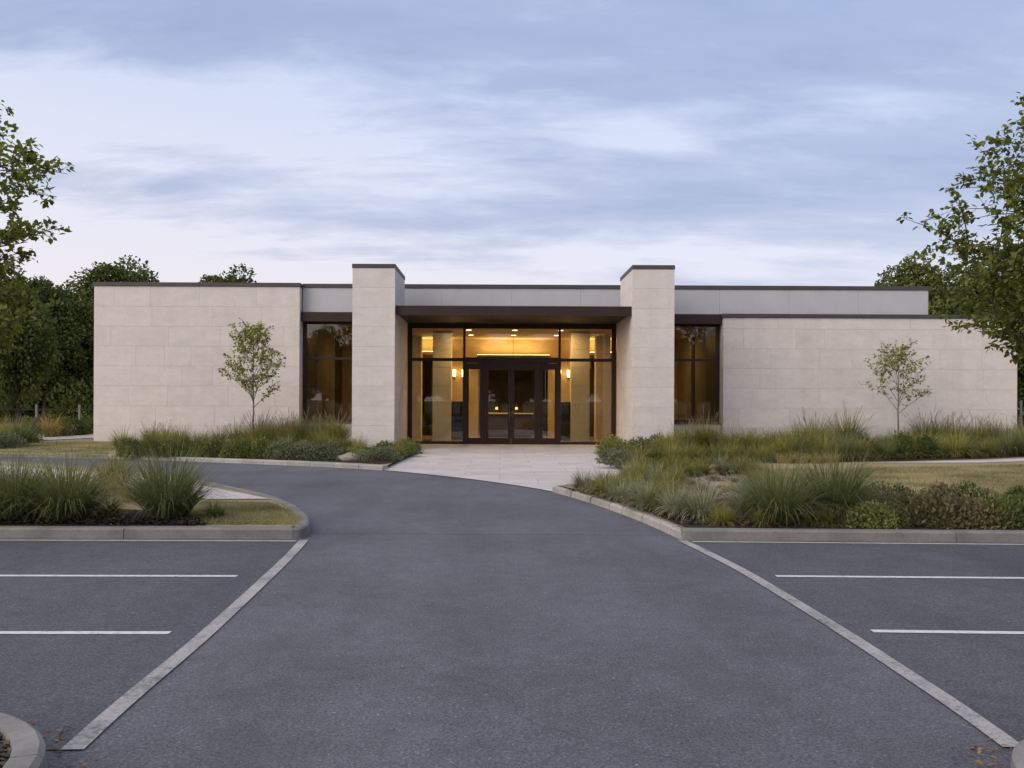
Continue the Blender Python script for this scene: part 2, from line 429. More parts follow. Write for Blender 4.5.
# pale walk at the island's back
walk = [at(271, 499.5, ZT), at(250, 495.5, ZT), at(207, 487, ZT), at(150, 479, ZT), at(80, 471.8, ZT), at(0, 466, ZT), at(-300, 458.5, ZT)] + [at(-300, 466, ZT), at(0, 476, ZT), at(100, 486, ZT), at(210, 500, ZT)]
sheet("path", walk, ZT + .012, M["paving"])
sheet("island_bed", [at(-500, 524, ZT), at(40, 526, ZT), at(190, 526.5, ZT), at(225, 522, ZT), at(205, 514, ZT), at(100, 508, ZT), at(-500, 506, ZT)], ZT + .006, M["mulch"])

# far side of the drive: lawn and bed before the left wing
lk = smooth([at(-600, 452.5), at(-200, 453), at(0, 456.5), at(100, 458.5), at(200, 462), at(300, 466), at(350, 468.5), at(382, 470.5)], 5)
kerb("kerb", lk, M["kerb_stone"], w=.2, h=.10, seg=.7, side=1, seed=5)
pl = [at(396, 463, .05), at(421, 450, .05)]
sheet("lawn", inset(lk, .1) + pl + [(-3.0, 29), (-3.0, 30.2), (-14.2, 30.2), (-14.2, 70), (-90, 70), (-90, 24)], .085, M["lawn"])
_in = [q for q in inset(lk, .5) if -9.9 < q[0] < -2.7]
bed_l = [(-10.6, 23.9)] + _in + [at(392, 463, .09), at(421, 450, .09), (-2.9, 29.6), (-3.0, 30.1), (-11.8, 30.1)]
sheet("planting_bed", bed_l, .093, M["mulch"])
sheet("path", [at(-60, 443, .1), at(40, 440.5, .1), at(93, 438, .1), (-14.25, 34.0), (-16.5, 34.6), at(20, 437, .1), at(-60, 439, .1)], .105, M["paving"])

# paved forecourt
road_edge = smooth([at(382, 470.5), at(420, 474), at(470, 479.5), at(520, 486.5), at(552, 492)], 5)
court = road_edge + [at(572, 490), at(604, 485), at(628, 476), at(604, 460), at(597, 451.5), (4.3, 27.4), (4.3, 30.45), (-3.5, 30.45), (-3.5, 28.2), at(421, 450), at(396, 463)]
sheet("forecourt_paving", court, .013, M["paving"])

# right island
rk_curve = smooth([at(552, 492), at(575, 498.5), at(600, 506.5), at(630, 517.5), at(655, 528), at(670, 535), at(682, 540.4)], 5)
rk_front = [at(x, 540.6 + .0085 * (x - 690)) for x in (691, 760, 900, 1024, 1300, 1700)]
kerb("kerb", rk_curve, M["kerb_stone"], w=.15, h=.10, seg=.48, side=1, seed=8, gap=.16)
kerb("kerb", [rk_curve[-1]] + rk_front, M["kerb"], w=.16, h=.125, seg=3.0, side=1, seed=9)
rline = rk_curve + rk_front
rz = inset(rline, .1) + [(60, 9.6), (90, 70), (18.15, 70), (18.15, 30.2), (3.9, 30.2), (3.9, 27.2), at(597, 451.5), at(604, 460), at(628, 476), at(604, 485), at(572, 490)]
sheet("lawn", rz, ZT, M["lawn"])
mid_bed = inset(rk_curve, .12) + [at(x, 529 + .0085 * (x - 690), ZT) for x in (690, 800, 1024, 1400)] + \
    [at(1400, 508, ZT), at(1024, 506, ZT), at(900, 508, ZT), at(870, 500, ZT), at(800, 492, ZT), at(765, 480, ZT), at(770, 470.5, ZT), at(700, 473, ZT), at(632, 479, ZT), at(606, 486, ZT), at(572, 490.5, ZT)]
sheet("planting_bed", mid_bed, ZT + .007, M["mulch"])
up = [(606, 461), (640, 466), (700, 465.5), (790, 464), (900, 462.3), (985, 460), (1060, 456.5), (1250, 449)]
sheet("path", [at(*p, ZT) for p in ((870, 463.2), (985, 460.6), (1060, 457), (1250, 449.5), (1250, 455), (1060, 460.5), (985, 463))], ZT + .012, M["paving"])
sheet("planting_bed", [at(601, 452, ZT)] + [at(x, y - 1.0, ZT) for x, y in up[:-1]] + [(18.2, 27.5), (18.1, 30.1), (3.9, 30.1), (3.9, 27.3)], ZT + .006, M["mulch"])
sheet("bare_soil", [at(672, 494, ZT), at(680, 482, ZT), at(705, 476.5, ZT), at(745, 476.5, ZT), at(764, 484, ZT), at(755, 496, ZT), at(712, 500, ZT)], ZT + .012, M["soil"])

# near islands whose ends cut the bottom corners
def peninsula(cx, cy, r, seed):
    arc = [(cx + r * math.cos(a), cy + r * math.sin(a)) for a in np.linspace(0, PI, 19)]
    line = [(cx + r, cy - 7), (cx + r, cy - 3)] + arc + [(cx - r, cy - 3), (cx - r, cy - 7)]
    kerb("kerb", line, M["kerb"], w=.135, h=.14, seg=.75, side=1, seed=seed)
    sheet("planting_bed", inset(line, .1), .10, M["mulch"])
peninsula(-2.67, 3.19, .87, 21)
peninsula(2.655, 3.26, .6, 22)

# painted lines
zl = .008
BL = [at(*p) for p in ((304, 540.5), (287, 559), (247, 597), (200, 640), (127, 701.5), (72, 751))]
BR = [at(*p) for p in ((682, 541), (715, 557), (752.5, 577), (835, 627.5), (902.5, 671.5), (958.8, 709), (1014, 748.5))]
sheet("bay_asphalt", [(-40, BL[0][1])] + smooth(BL, 5) + [(-40, BL[-1][1])], .004, M["asphalt_bay"])
sheet("bay_asphalt", [(40, BR[0][1])] + smooth(BR, 5) + [(40, BR[-1][1])], .004, M["asphalt_bay"])
def ribbon(name, pts, w, z, m):
    P = smooth(pts, 5); V = [Vector(p) for p in P]; mb = MB(); rows = []
    for i in range(len(V)):
        d = (V[min(i + 1, len(V) - 1)] - V[max(i - 1, 0)]).normalized(); n_ = Vector((-d.y, d.x)) * w / 2
        rows.append(((*(V[i] - n_), z), (*(V[i] + n_), z)))
    for r0, r1 in zip(rows, rows[1:]): mb.poly([r0[0], r1[0], r1[1], r0[1]])
    return mb.build(name, m, kind="structure")
ribbon("lane_marking", [at(*p) for p in ((304, 540.5), (287, 559), (247, 597), (200, 640), (127, 701.5), (72, 751))], .105, zl, M["paint"])
ribbon("lane_marking", [at(*p) for p in ((682, 541), (715, 557), (752.5, 577), (835, 627.5), (902.5, 671.5), (958.8, 709), (1014, 748.5))], .105, zl, M["paint"])
strip("stall_marking", at(-200, 576), at(237, 576.8), .07, zl, M["paint_white"])
strip("stall_marking", at(-200, 633.5), at(170, 633.8), .07, zl, M["paint_white"])
strip("stall_marking", at(776, 576.8), at(1250, 580.6), .07, zl, M["paint_white"])
strip("stall_marking", at(872, 632), at(1250, 636.6), .07, zl, M["paint_white"])
strip("stall_marking", at(-300, 539.8), at(296, 541.6), .06, zl, M["paint_base"])
strip("stall_marking", at(692, 542.2), at(1400, 548.3), .06, zl, M["paint_base"])

# ------------------------------------------------------------------ the building
B = thing("pavilion_building", (.5, 30.5, 0), "long low limestone building with two tall pillars, bronze canopy and warmly lit glass entrance", "building")
rs = random.Random(11)
def stone_block(name, x0, x1, y0, y1, z0, z1, courses, faces="F", label=None, wmin=.9, wmax=2.2):
    """slabs with open joints over a mortar core; F front, L left side, R right side"""
    mb = MB(); T, g = .03, .0045
    zs = [z0] + [z for z in courses if z0 + .05 < z < z1 - .05] + [z1]
    xl = x0 + (T if "L" in faces else 0); xr = x1 - (T if "R" in faces else 0)
    for k, (a, b) in enumerate(zip(zs, zs[1:])):
        x = x0; first = True
        while x < x1 - 1e-4:
            w = rs.uniform(wmin, wmax) * (.6 if first and k % 2 else 1); first = False
            xe = x + w
            if x1 - xe < wmin * .45: xe = x1
            mb.box(x + (g / 2 if x > x0 else 0), xe - (g / 2 if xe < x1 else 0), y0, y0 + T, a + g / 2, b - g / 2, rs.random()); x = xe
        for s, fx0, fx1 in (("L", x0, x0 + T), ("R", x1 - T, x1)):
            if s in faces:
                y = y0 + T + .002
                while y < y1 - 1e-4:
                    ye = y + rs.uniform(wmin, wmax)
                    if y1 - ye < wmin * .45: ye = y1
                    mb.box(fx0, fx1, y + g / 2, ye - g / 2, a + g / 2, b - g / 2, rs.random()); y = ye
    o = mb.build(name, M["stone"], B)
    if label: o["label"] = label
    MB().box(xl + .002 if "L" in faces else x0 + .002, xr - .002, y0 + T - .004, y1, z0, z1 - .004).build("mortar_core", M["mortar"], o)
    return o
def part(name, m, *boxes, parent=None, bev=0, label=None):
    mb = MB()
    for b in boxes: mb.box(*b)
    return mb.build(name, M[m], B if parent is None else parent, bev=bev, label=label)

wing_c = [.65 + .7 * k for k in range(-1, 8)]
pil_c = [.16 + .62 * k for k in range(0, 10)]
LX0, LX1, RX0, RX1 = -14.34, -7.09, 7.88, 18.25
o = stone_block("wing_wall", LX0, LX1, 30.0, 44, 0, 5.56, wing_c, "FLR", "tall limestone wing wall left of the entrance")
part("coping", "coping", (LX0 - .03, LX1 + .03, 29.96, 44.03, 5.563, 5.70), parent=o, bev=.006)
o = stone_block("wing_wall", RX0, RX1, 30.0, 44, 0, 4.545, wing_c, "FLR", "lower limestone wing wall right of the entrance")
part("coping", "coping", (RX0 - .05, RX1 + .03, 29.95, 44.03, 4.548, 4.68), parent=o, bev=.006)
PIL = [(-4.65, -3.317), (4.153, 5.466)]
for x0, x1 in PIL:
    o = stone_block("pillar", x0, x1, 26.7, 29.42, 0, 5.725, pil_c, "FLR", None, 1.4, 3.0)
    part("pillar_cap", "coping", (x0 - .015, x1 + .015, 26.685, 29.435, 5.728, 5.86), parent=o, bev=.006)
    stone_block("return_wall", x0 + .02, x1 - .02, 29.43, 30.44, 0, 4.5, pil_c, "FLR", None, 1.4, 3)
# grey clad upper storey with its coping
mb = MB(); x = LX1 + .035
while x < 15.28:
    xe = min(x + 2.48, 15.28)
    mb.box(x + .003, xe - .003, 30.35, 30.40, 4.70, 5.58, rs.random()); x = xe
o = mb.build("parapet_panel", M["panel"], B)
mb = MB().box(LX1 + .036, 15.275, 30.402, 43.9, 4.56, 5.579)
mb.build("parapet_wall", M["panel"], B)
part("coping", "coping", (LX1 + .04, 15.31, 30.31, 43.95, 5.583, 5.72), bev=.006)
# header beams over the side windows, canopy over the entrance
part("header_beam", "bronze", (LX1 + .01, -4.66, 30.16, 30.56, 4.36, 4.695), bev=.005)
part("header_beam", "bronze", (5.476, RX0 - .01, 30.16, 30.56, 4.33, 4.655), bev=.005)
cx0, cx1 = -3.305, 4.141
can = part("canopy", "fascia", (cx0, cx1, 26.86, 26.92, 4.27, 4.545), (cx0, cx1, 26.921, 30.34, 4.36, 4.545), bev=.004)
mb = MB(); n = 5
for i in range(n):
    a = cx0 + .02 + (cx1 - cx0 - .04) * i / n; b = cx0 + .02 + (cx1 - cx0 - .04) * (i + 1) / n
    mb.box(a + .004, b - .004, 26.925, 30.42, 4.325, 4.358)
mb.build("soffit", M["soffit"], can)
part("canopy_flashing", "coping", (cx0 - .004, cx1 + .004, 26.845, 26.90, 4.547, 4.575), parent=can)
part("lintel", "bronze", (cx0, cx1, 30.43, 30.60, 4.325, 4.60))

# glazing: entrance screen
YG = 30.5; S = YG / F
def gx(px): return (px - 500) * S
def pane(x0, x1, z0, z1, parent, m="glass", y=YG):
    return part("glass_pane", m, (x0, x1, y + .035, y + .045, z0, z1), parent=parent)
zb, zt = .0, 4.322
fr = MB(); F0, F1 = YG, YG + .10
def post(a, b, z0, z1, d=0): fr.box(gx(a), gx(b), F0 - d, F1 + d, z0, z1)
post(407.6, 412, zb, zt); post(611.6, 616, zb, zt)
post(462.9, 465.2, 3.13, zt - .16, .004); post(558.3, 560.6, 3.13, zt - .16, .004)
fr.box(gx(412), gx(611.6), F0 + .001, F1 - .001, zt - .158, zt)                         # head
fr.box(gx(412), gx(462.9), F0 + .002, F1 - .002, 2.99, 3.10)            # transom bars
fr.box(gx(560.6), gx(611.6), F0 + .002, F1 - .002, 2.99, 3.10)
fr.box(gx(412), gx(462.9), F0 + .002, F1 - .002, .013, .11); fr.box(gx(560.6), gx(611.6), F0 + .002, F1 - .002, .013, .11)
screen = fr.build("entrance_screen", M["bronze"], B, bev=.003)
pane(gx(412), gx(462.9), .11, 2.99, screen); pane(gx(560.6), gx(611.6), .11, 2.99, screen)
pane(gx(412), gx(462.9), 3.10, zt - .158, screen); pane(gx(560.6), gx(611.6), 3.10, zt - .158, screen)
pane(gx(465.2), gx(513) - .006, 3.135, zt - .158, screen); pane(gx(513) + .006, gx(558.3), 3.135, zt - .158, screen)
part("joint", "bronze", (gx(513) - .007, gx(513) + .007, YG + .03, YG + .05, 3.13, zt - .158), parent=screen)
df = MB()
df.box(gx(462.7), gx(466.6), F0 - .03, F1 + .03, .013, 3.13); df.box(gx(556.9), gx(560.8), F0 - .03, F1 + .03, .013, 3.13)
df.box(gx(466.6), gx(556.9), F0 - .028, F1 + .03, 2.93, 3.13)
df.box(gx(482.6), gx(485.4), F0 - .02, F1 + .02, .013, 2.93); df.box(gx(537.7), gx(540.5), F0 - .02, F1 + .02, .013, 2.93)
doorf = df.build("door_frame", M["bronze"], B, bev=.004)
def leaf(name, a, b, parent, stile, handle=None):
    x0, x1 = gx(a) + .004, gx(b) - .004; m = MB(); y0, y1 = F0 + .01, F0 + .065
    m.box(x0, x0 + stile, y0, y1, .02, 2.92); m.box(x1 - stile, x1, y0, y1, .02, 2.92)
    m.box(x0 + stile, x1 - stile, y0 + .001, y1 - .001, .02, .235); m.box(x0 + stile, x1 - stile, y0 + .001, y1 - .001, 2.70, 2.92)
    d = m.build(name, M["bronze"], parent, bev=.003)
    pane(x0 + stile, x1 - stile, .235, 2.70, d, "glass_dark")
    if handle:
        hx = x1 - stile / 2 if handle > 0 else x0 + stile / 2
        h = MB().cyl((hx, y0 - .06, .85), (hx, y0 - .06, 1.45), .016)
        h.cyl((hx, y0 - .06, .95), (hx, y0 + .005, .95), .01); h.cyl((hx, y0 - .06, 1.35), (hx, y0 + .005, 1.35), .01)
        h.box(hx - .035, hx + .035, y0 - .006, y0 + .002, .98, 1.2)
        h.build("handle", M["steel"], d)
leaf("sidelight", 466.6, 482.6, B, .075); leaf("sidelight", 540.5, 556.9, B, .075)
leaf("door", 485.4, 511.2, B, .11, 1); leaf("door", 511.2, 537.7, B, .11, -1)
part("threshold", "steel", (gx(466.6), gx(556.9), F0 - .04, F1 + .04, .012, .018))

# side windows
for (x0, x1, zs, zh, mull) in ((LX1 + .01, -4.64, .80, 4.355, None), (5.456, RX0 - .01, .82, 4.325, gx(692.5))):
    w = MB(); y0, y1 = YG, YG + .09
    w.box(x0, x0 + .13, y0, y1, zs, zh); w.box(x1 - .13, x1, y0, y1, zs, zh)
    w.box(x0 + .13, x1 - .13, y0 + .001, y1 - .001, zs, zs + .09); w.box(x0 + .13, x1 - .13, y0 + .001, y1 - .001, zh - .06, zh)
    w.box(x0 + .13, x1 - .13, y0 + .001, y1 - .001, 3.02, 3.11)
    if mull: w.box(mull - .03, mull + .03, y0 + .003, y1 - .003, zs + .09, 3.02)
    wo = w.build("window", M["bronze"], B, bev=.003)
    pane(x0 + .13, x1 - .13, 3.11, zh - .06, wo, "glass_dark"); pane(x0 + .13, x1 - .13, zs + .09, 3.02, wo, "glass_dark")
    part("sill", "coping", (x0, x1, 30.30, YG - .002, zs - .06, zs - .003), parent=wo)
    stone_block("apron_wall", x0, x1, 30.33, 30.62, 0, zs - .063, [], "F")

# ---------------- the inside (seen through the glass)
part("lobby_floor", "floor_in", (-7.0, 7.84, 30.46, 40, -.04, .0135))
part("ceiling", "plaster", (-7.0, 7.84, 30.63, 40, 4.27, 4.40))
for q in ((-7.0, -3.62, 3.3, 4.268), (-7.0, -3.62, .012, 3.298), (-2.98, -.95, .012, 4.268), (-3.618, -2.982, 3.4, 4.268), (2.12, 4.02, .012, 4.268), (4.022, 4.6, 3.4, 4.268), (4.602, 7.84, .012, 4.268), (-.948, 2.118, 3.62, 4.268)):
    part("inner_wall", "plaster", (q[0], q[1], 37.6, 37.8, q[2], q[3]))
for q in ((-3.7, -2.9), (3.95, 4.7)): part("niche_wall", "wood", (q[0], q[1], 38.4, 38.5, .012, 3.5))
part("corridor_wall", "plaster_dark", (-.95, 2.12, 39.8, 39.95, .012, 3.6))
for q in ((-1.1, -.955), (2.125, 2.27)): part("corridor_wall", "wood", (q[0], q[1], 37.81, 39.8, .012, 3.6))
for q in ((-6.987, -6.95, 30.66, 32.3), (-6.987, -6.95, 36.0, 37.4), (7.79, 7.828, 30.66, 32.2), (7.79, 7.828, 34.2, 34.6)): part("wall_panel", "wood", (*q, .0135, 4.26))
part("portal_soffit", "black", (-1.0, 2.16, 36.6, 37.59, 3.22, 3.545))
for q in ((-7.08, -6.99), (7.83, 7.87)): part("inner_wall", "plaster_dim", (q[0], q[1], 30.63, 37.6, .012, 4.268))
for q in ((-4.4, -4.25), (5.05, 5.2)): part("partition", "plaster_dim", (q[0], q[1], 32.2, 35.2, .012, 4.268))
def column(x, y, w_):
    c = MB(); z = .0135
    for z1 in (.72, 1.43, 2.14, 2.85, 3.56, 4.266): c.box(x, x + w_, y, y + w_, z + .005, z1 - .005); z = z1
    o = c.build("column", M["stone_in"], B, bev=.008)
    MB().box(x + .012, x + w_ - .012, y + .012, y + w_ - .012, .014, 4.264).build("column_core", M["mortar"], o)
for xa in (-2.62, 2.76): column(xa, 33.0, .72)
for xa in (-3.9, 4.0): column(xa, 35.5, .6)
for xa in (-2.0, 2.45):
    part("wall_panel", "wood", (xa - 1.05, xa - .45, 37.5, 37.59, .012, 3.0) if xa < 0 else (xa + 1.15, xa + 1.75, 37.5, 37.59, .012, 3.0))
# bulkheads with cove strips
for (a, b) in ((-3.9, -2.2), (3.3, 5.0)):
    part("bulkhead", "plaster", (a, b, 36.4, 37.59, 3.55, 3.66))
def glow(name, m, label, cat, group, loc, *boxes):
    o = MB()
    for b in boxes: o.box(*b)
    t = o.build(name, M[m], None, label=label, cat=cat, group=group); return t
glow("cove_light", "cove", "long warm cove light strip above the dark portal at the back of the lobby", "light strip", "cove lights", 0, (-1.0, 2.16, 36.9, 36.96, 3.548, 3.572))
glow("cove_light", "cove", "short warm cove light strip on the lobby bulkhead left of the dark portal", "light strip", "cove lights", 0, (-3.8, -2.3, 36.8, 36.86, 3.662, 3.70))
glow("cove_light", "cove", "short warm cove light strip on the lobby bulkhead right of the dark portal", "light strip", "cove lights", 0, (3.4, 4.9, 36.8, 36.86, 3.662, 3.70))
LB = {-2.02: "outer", -1.62: "inner", 2.62: "inner", 3.02: "outer"}
for x, w in LB.items():
    side = "left" if x < 0 else "right"
    t = thing("wall_sconce", (x, 37.5, 2.75), f"{w} glowing wall sconce of the pair on the lobby back wall {side} of the doors", "wall lamp", "lobby wall sconces")
    MB().cyl((x, 37.44, 2.62), (x, 37.44, 2.92), .055, .075, 12).build("lamp_shade", M["lamp"], t)
    MB().box(x - .04, x + .04, 37.50, 37.595, 2.55, 2.86).build("bracket", M["steel"], t)
k = 0
dl = {-5.2: "behind the left window", 6.3: "behind the right window", -1.2: "left of the centre of the lobby", .55: "in the centre of the lobby", 2.3: "right of the centre of the lobby"}
for x, wh in dl.items():
    for y in ((32.4, 34.9) if abs(x) < 5 else (34.6,)):
        t = thing("ceiling_light", (x, y, 4.268), f"small recessed ceiling light {wh}" + ("" if abs(x) > 5 else (", near the glass" if y < 33 else ", deeper inside")), "ceiling light", "recessed ceiling lights")
        MB().cyl((x, y, 4.262), (x, y, 4.250), .10, .10, 16).build("diffuser", M["down"], t)
        MB().cyl((x, y, 4.2695), (x, y, 4.2625), .135, .135, 16).build("frame", M["steel"], t)
for x, w in ((-1.68, "left"), (2.62, "right")):
    t = thing("information_kiosk", (x, 33.4, 0), f"tall black cabinet standing inside the glass {w} of the entrance doors", "cabinet", "black lobby cabinets")
    MB().box(x - .26, x + .26, 33.2, 33.65, .012, .09).build("base", M["steel"], t)
    MB().box(x - .24, x + .24, 33.22, 33.62, .092, 1.5).build("cabinet_body", M["black"], t, bev=.012)
    MB().box(x - .19, x + .19, 33.205, 33.218, .75, 1.4).build("screen", M["screen"], t)
    MB().box(x - .25, x + .25, 33.21, 33.64, 1.503, 1.54).build("top", M["steel"], t)
t = thing("reception_desk", (.4, 36.2, 0), "dark wooden reception desk deep inside the lobby behind the glass doors", "desk")
MB().box(-.55, 1.35, 35.9, 36.5, .10, 1.0).build("desk_front", M["wood"], t, bev=.01)
MB().box(-.62, 1.42, 35.84, 36.56, 1.003, 1.05).build("top", M["stone_in"], t, bev=.006)
MB().box(-.5, 1.3, 35.95, 36.45, .014, .098).build("plinth", M["black"], t)
for x, w_ in ((-.14, "left"), (.70, "right")):
    t = thing("desk_lamp", (x, 36.1, 1.05), f"small glowing lamp on the {w_} end of the reception desk", "desk lamp", "reception desk lamps")
    MB().cyl((x, 36.1, 1.052), (x, 36.1, 1.07), .06).cyl((x, 36.1, 1.07), (x, 36.1, 1.2), .012).build("stand", M["steel"], t)
    MB().cyl((x, 36.1, 1.2), (x, 36.1, 1.30), .06, .045, 14).build("lamp_shade", M["dim_lamp"], t)
# the lit lamps themselves as lights
def area(loc, sx, sy, power, rot=(0, 0, 0), col=(1, .64, .26)):
    l = bpy.data.lights.new("lobby_lamp", "AREA"); l.shape = "RECTANGLE"; l.size = sx; l.size_y = sy; l.energy = power; l.color = col
    o = bpy.data.objects.new("lobby_lamp", l); o.location = loc; o.rotation_euler = rot; COL.objects.link(o); return o
for x in (-1.2, .55, 2.3):
    for y in (32.4, 34.9): area((x, y, 4.24), .2, .2, 50)
area((-5.2, 34.6, 4.24), .5, .5, 20); area((6.3, 34.6, 4.24), .5, .5, 28)
area((.55, 37.1, 3.60), 2.8, .08, 48, (PI, 0, 0)); area((-3.05, 37.0, 3.72), 1.4, .08, 30, (PI, 0, 0)); area((4.15, 37.0, 3.72), 1.4, .08, 30, (PI, 0, 0))

# ------------------------------------------------------------------ plants
def tube(V, Fc, pts, rad, n=5):
    base = len(V)
    for i, (p, r) in enumerate(zip(pts, rad)):
        d = (pts[min(i + 1, len(pts) - 1)] - pts[max(i - 1, 0)]).normalized()
        u = d.cross(Vector((.31, .17, .93))); u = u.normalized() if u.length > 1e-3 else d.orthogonal().normalized(); w = d.cross(u)
        for k in range(n):
            a = 2 * PI * k / n; V.append(tuple(p + (u * math.cos(a) + w * math.sin(a)) * r))
    for i in range(len(pts) - 1):
        for k in range(n):
            a = base + i * n + k; b = base + i * n + (k + 1) % n; Fc.append((a, b, b + n, a + n))

def leaf_mesh(name, pos, dirn, up, L, W, tint):
    """ovate folded leaves: 6 verts, 2 quads each"""
    n = len(pos); d = dirn / (np.linalg.norm(dirn, axis=1, keepdims=True) + 1e-9)
    s = np.cross(d, up); s /= (np.linalg.norm(s, axis=1, keepdims=True) + 1e-9); u = np.cross(s, d)
    L = L[:, None]; W = W[:, None]
    v = np.stack([pos, pos + d * L * .3 + s * W * .48 + u * W * .14, pos + d * L * .68 + s * W * .38 + u * W * .1,
                  pos + d * L - u * W * .12, pos + d * L * .68 - s * W * .38 + u * W * .1, pos + d * L * .3 - s * W * .48 + u * W * .14], 1)
    b = np.arange(n)[:, None] * 6
    f = np.concatenate([b + np.array([[0, 1, 2, 3]]), b + np.array([[0, 3, 4, 5]])], 0)
    return np_mesh(name, v.reshape(-1, 3), f, np.repeat(tint, 6))

def make_tree(seed, H, clear, R, r0, nprim, nsec, ntw, nleaf, leafL, tips=(), twig_tubes=True, rise=(15, 62), jitter=.25, tz=.95, twl=(.28, .6), lean_k=.04):
    rnd = random.Random(seed); rg = np.random.default_rng(seed)
    V, Fc = [], []
    lean = Vector((rnd.uniform(-lean_k, lean_k), rnd.uniform(-lean_k, lean_k), 0))
    tp = [Vector((0, 0, H * tz * i / 9)) + lean * H * (i / 9) ** 1.3 + Vector((rnd.uniform(-1, 1), rnd.uniform(-1, 1), 0)) * H * (.006 if lean_k else .0015) * min(i, 3) for i in range(10)]
    tr = [r0 * (1.35 if i == 0 else 1.0) * (1 - .9 * i / 9) + .004 for i in range(10)]
    tube(V, Fc, tp, tr, 8)
    def trunk_at(z):
        f = max(0, min(8.999, z / (H * tz) * 9)); i = int(f); return tp[i].lerp(tp[i + 1], f - i), tr[i] + (tr[i + 1] - tr[i]) * (f - i)
    prims = []
    for i in range(nprim):
        t = (i + .5) / nprim; z = H * (clear + (tz - clear) * t * .96); az = i * 2.39996 + rnd.uniform(-.4, .4)
        prof = math.sqrt(max(.05, 1 - ((t - .38) / .68) ** 2)); ln = R * prof * rnd.uniform(1 - jitter, 1 + jitter)
        el = math.radians(rise[0] + (rise[1] - rise[0]) * t + rnd.uniform(-8, 8))
        s, r = trunk_at(z); e = s + Vector((math.cos(az) * math.cos(el), math.sin(az) * math.cos(el), math.sin(el))) * ln
        prims.append((s, e, r))
    for tip in tips:
        tip = Vector(tip); hd = math.hypot(tip.x, tip.y)
        s, r = trunk_at(max(H * clear * .8, tip.z - hd * .42)); prims.append((s, tip, r))
    TW = []
    for s, e, r in prims:
        ln = (e - s).length; mid = s.lerp(e, .5) + Vector((rnd.uniform(-.06, .06), rnd.uniform(-.06, .06), rnd.uniform(.02, .10))) * ln
        pts = [s, s.lerp(mid, .55) + Vector((0, 0, .02 * ln)), mid, mid.lerp(e, .55) + Vector((0, 0, .02 * ln)), e]
        rr = max(.006, min(r * .55, .02 + ln * .010)); tube(V, Fc, pts, [rr, rr * .8, rr * .6, rr * .4, .004], 5)
        ns_ = max(3, int(nsec * (.5 + .5 * ln / R)))
        for j in range(ns_):
            u = .22 + .78 * (j + rnd.random() * .8) / ns_; u = min(u, .99); f = u * 4; i = int(f); q = pts[i].lerp(pts[min(i + 1, 4)], f - i)
            d = (pts[min(i + 1, 4)] - pts[i]).normalized(); sd = d.cross(Vector((0, 0, 1))).normalized() * (1 if j % 2 else -1)
            dd = (d * rnd.uniform(.5, 1) + sd * rnd.uniform(.4, 1.1) + Vector((0, 0, rnd.uniform(-.25, .5)))).normalized()
            l2 = ln * rnd.uniform(.22, .42) * (1.25 - .6 * u) + .12 * R
            e2 = q + dd * l2; m2 = q.lerp(e2, .5) + Vector((0, 0, .05 * l2)); tube(V, Fc, [q, m2, e2], [rr * .42 * (1.1 - u * .6), rr * .25, .003], 4)
            for k in range(ntw):
                v = .15 + .85 * (k + rnd.random()) / ntw; b0 = q.lerp(m2, v * 2) if v < .5 else m2.lerp(e2, min(1, v * 2 - 1))
                d3 = (dd * .7 + Vector((rnd.gauss(0, .6), rnd.gauss(0, .6), rnd.gauss(.05, .45)))).normalized()
                l3 = rnd.uniform(*twl) * (R / 2.6); TW.append((b0, d3, l3))
                if twig_tubes: tube(V, Fc, [b0, b0 + d3 * l3], [.0045, .002], 3)
    n = len(TW); P0 = np.array([tuple(t[0]) for t in TW]); D = np.array([tuple(t[1]) for t in TW]); LL = np.array([t[2] for t in TW])
    idx = np.repeat(np.arange(n), nleaf); m = len(idx); u = rg.uniform(.1, 1.05, m)
    pos = P0[idx] + D[idx] * (LL[idx] * u)[:, None] + rg.normal(0, leafL * .35, (m, 3))
    dirn = D[idx] * .8 + rg.normal(0, .65, (m, 3)) + np.array([0, 0, -.25])
    up = np.array([0, 0, 1.0]) + rg.normal(0, .55, (m, 3))
    L = leafL * rg.uniform(.65, 1.2, m); W = L * rg.uniform(.55, .75, m)
    clump_t = rg.uniform(0, 1, n)[idx]
    tint = np.clip(.55 * clump_t + .45 * rg.uniform(0, 1, m), 0, 1)
    lm = leaf_mesh("crown", pos, dirn, up, L, W, tint)
    tm = np_mesh("trunk", V, Fc, np.full(len(V), .5), smooth=True)
    return tm, lm

def place_tree(name, meshes, loc, bark, leafm, label, cat="tree", group=None, rot=0, s=1.0):
    t = thing(name, loc, label, cat, group); t.rotation_euler = (0, 0, rot); t.scale = (s, s, s)
    link("trunk", meshes[0], M[bark], t); link("crown", meshes[1], M[leafm], t); return t

# the two near trees at the picture's sides: limbs reach for where the photograph shows them
def tiploc(px, py, Y, base):
    X = (px - CX + ROLL * (py - CY)) * Y / F; Z = HC - (py - CY - ROLL * (px - CX)) * Y / F
    return (X - base[0], Y - base[1], Z - base[2])
b1 = (-8.75, 12.6, ZT)
tips = [tiploc(q[0] - 12, *q[1:], b1) for q in ((-8, 95, 12.4), (-5, 130, 12.9), (38, 168, 12.4), (42, 188, 12.9), (20, 165, 11.8), (40, 242, 12.6), (28, 236, 13.2), (-8, 205, 12.0), (10, 262, 12.2), (5, 285, 12.8), (12, 300, 12.3), (-10, 320, 12.6), (5, 335, 12.9), (22, 325, 12.2), (-15, 350, 12.4))]
place_tree("leafy_tree", make_tree(31, 5.9, .30, 1.2, .10, 16, 6, 5, 12, .095, tips), b1, "bark", "leaf_near", "broadleaf tree reaching in from the left edge with dark leafy branches against the sky")
b2 = (10.45, 14.0, ZT)
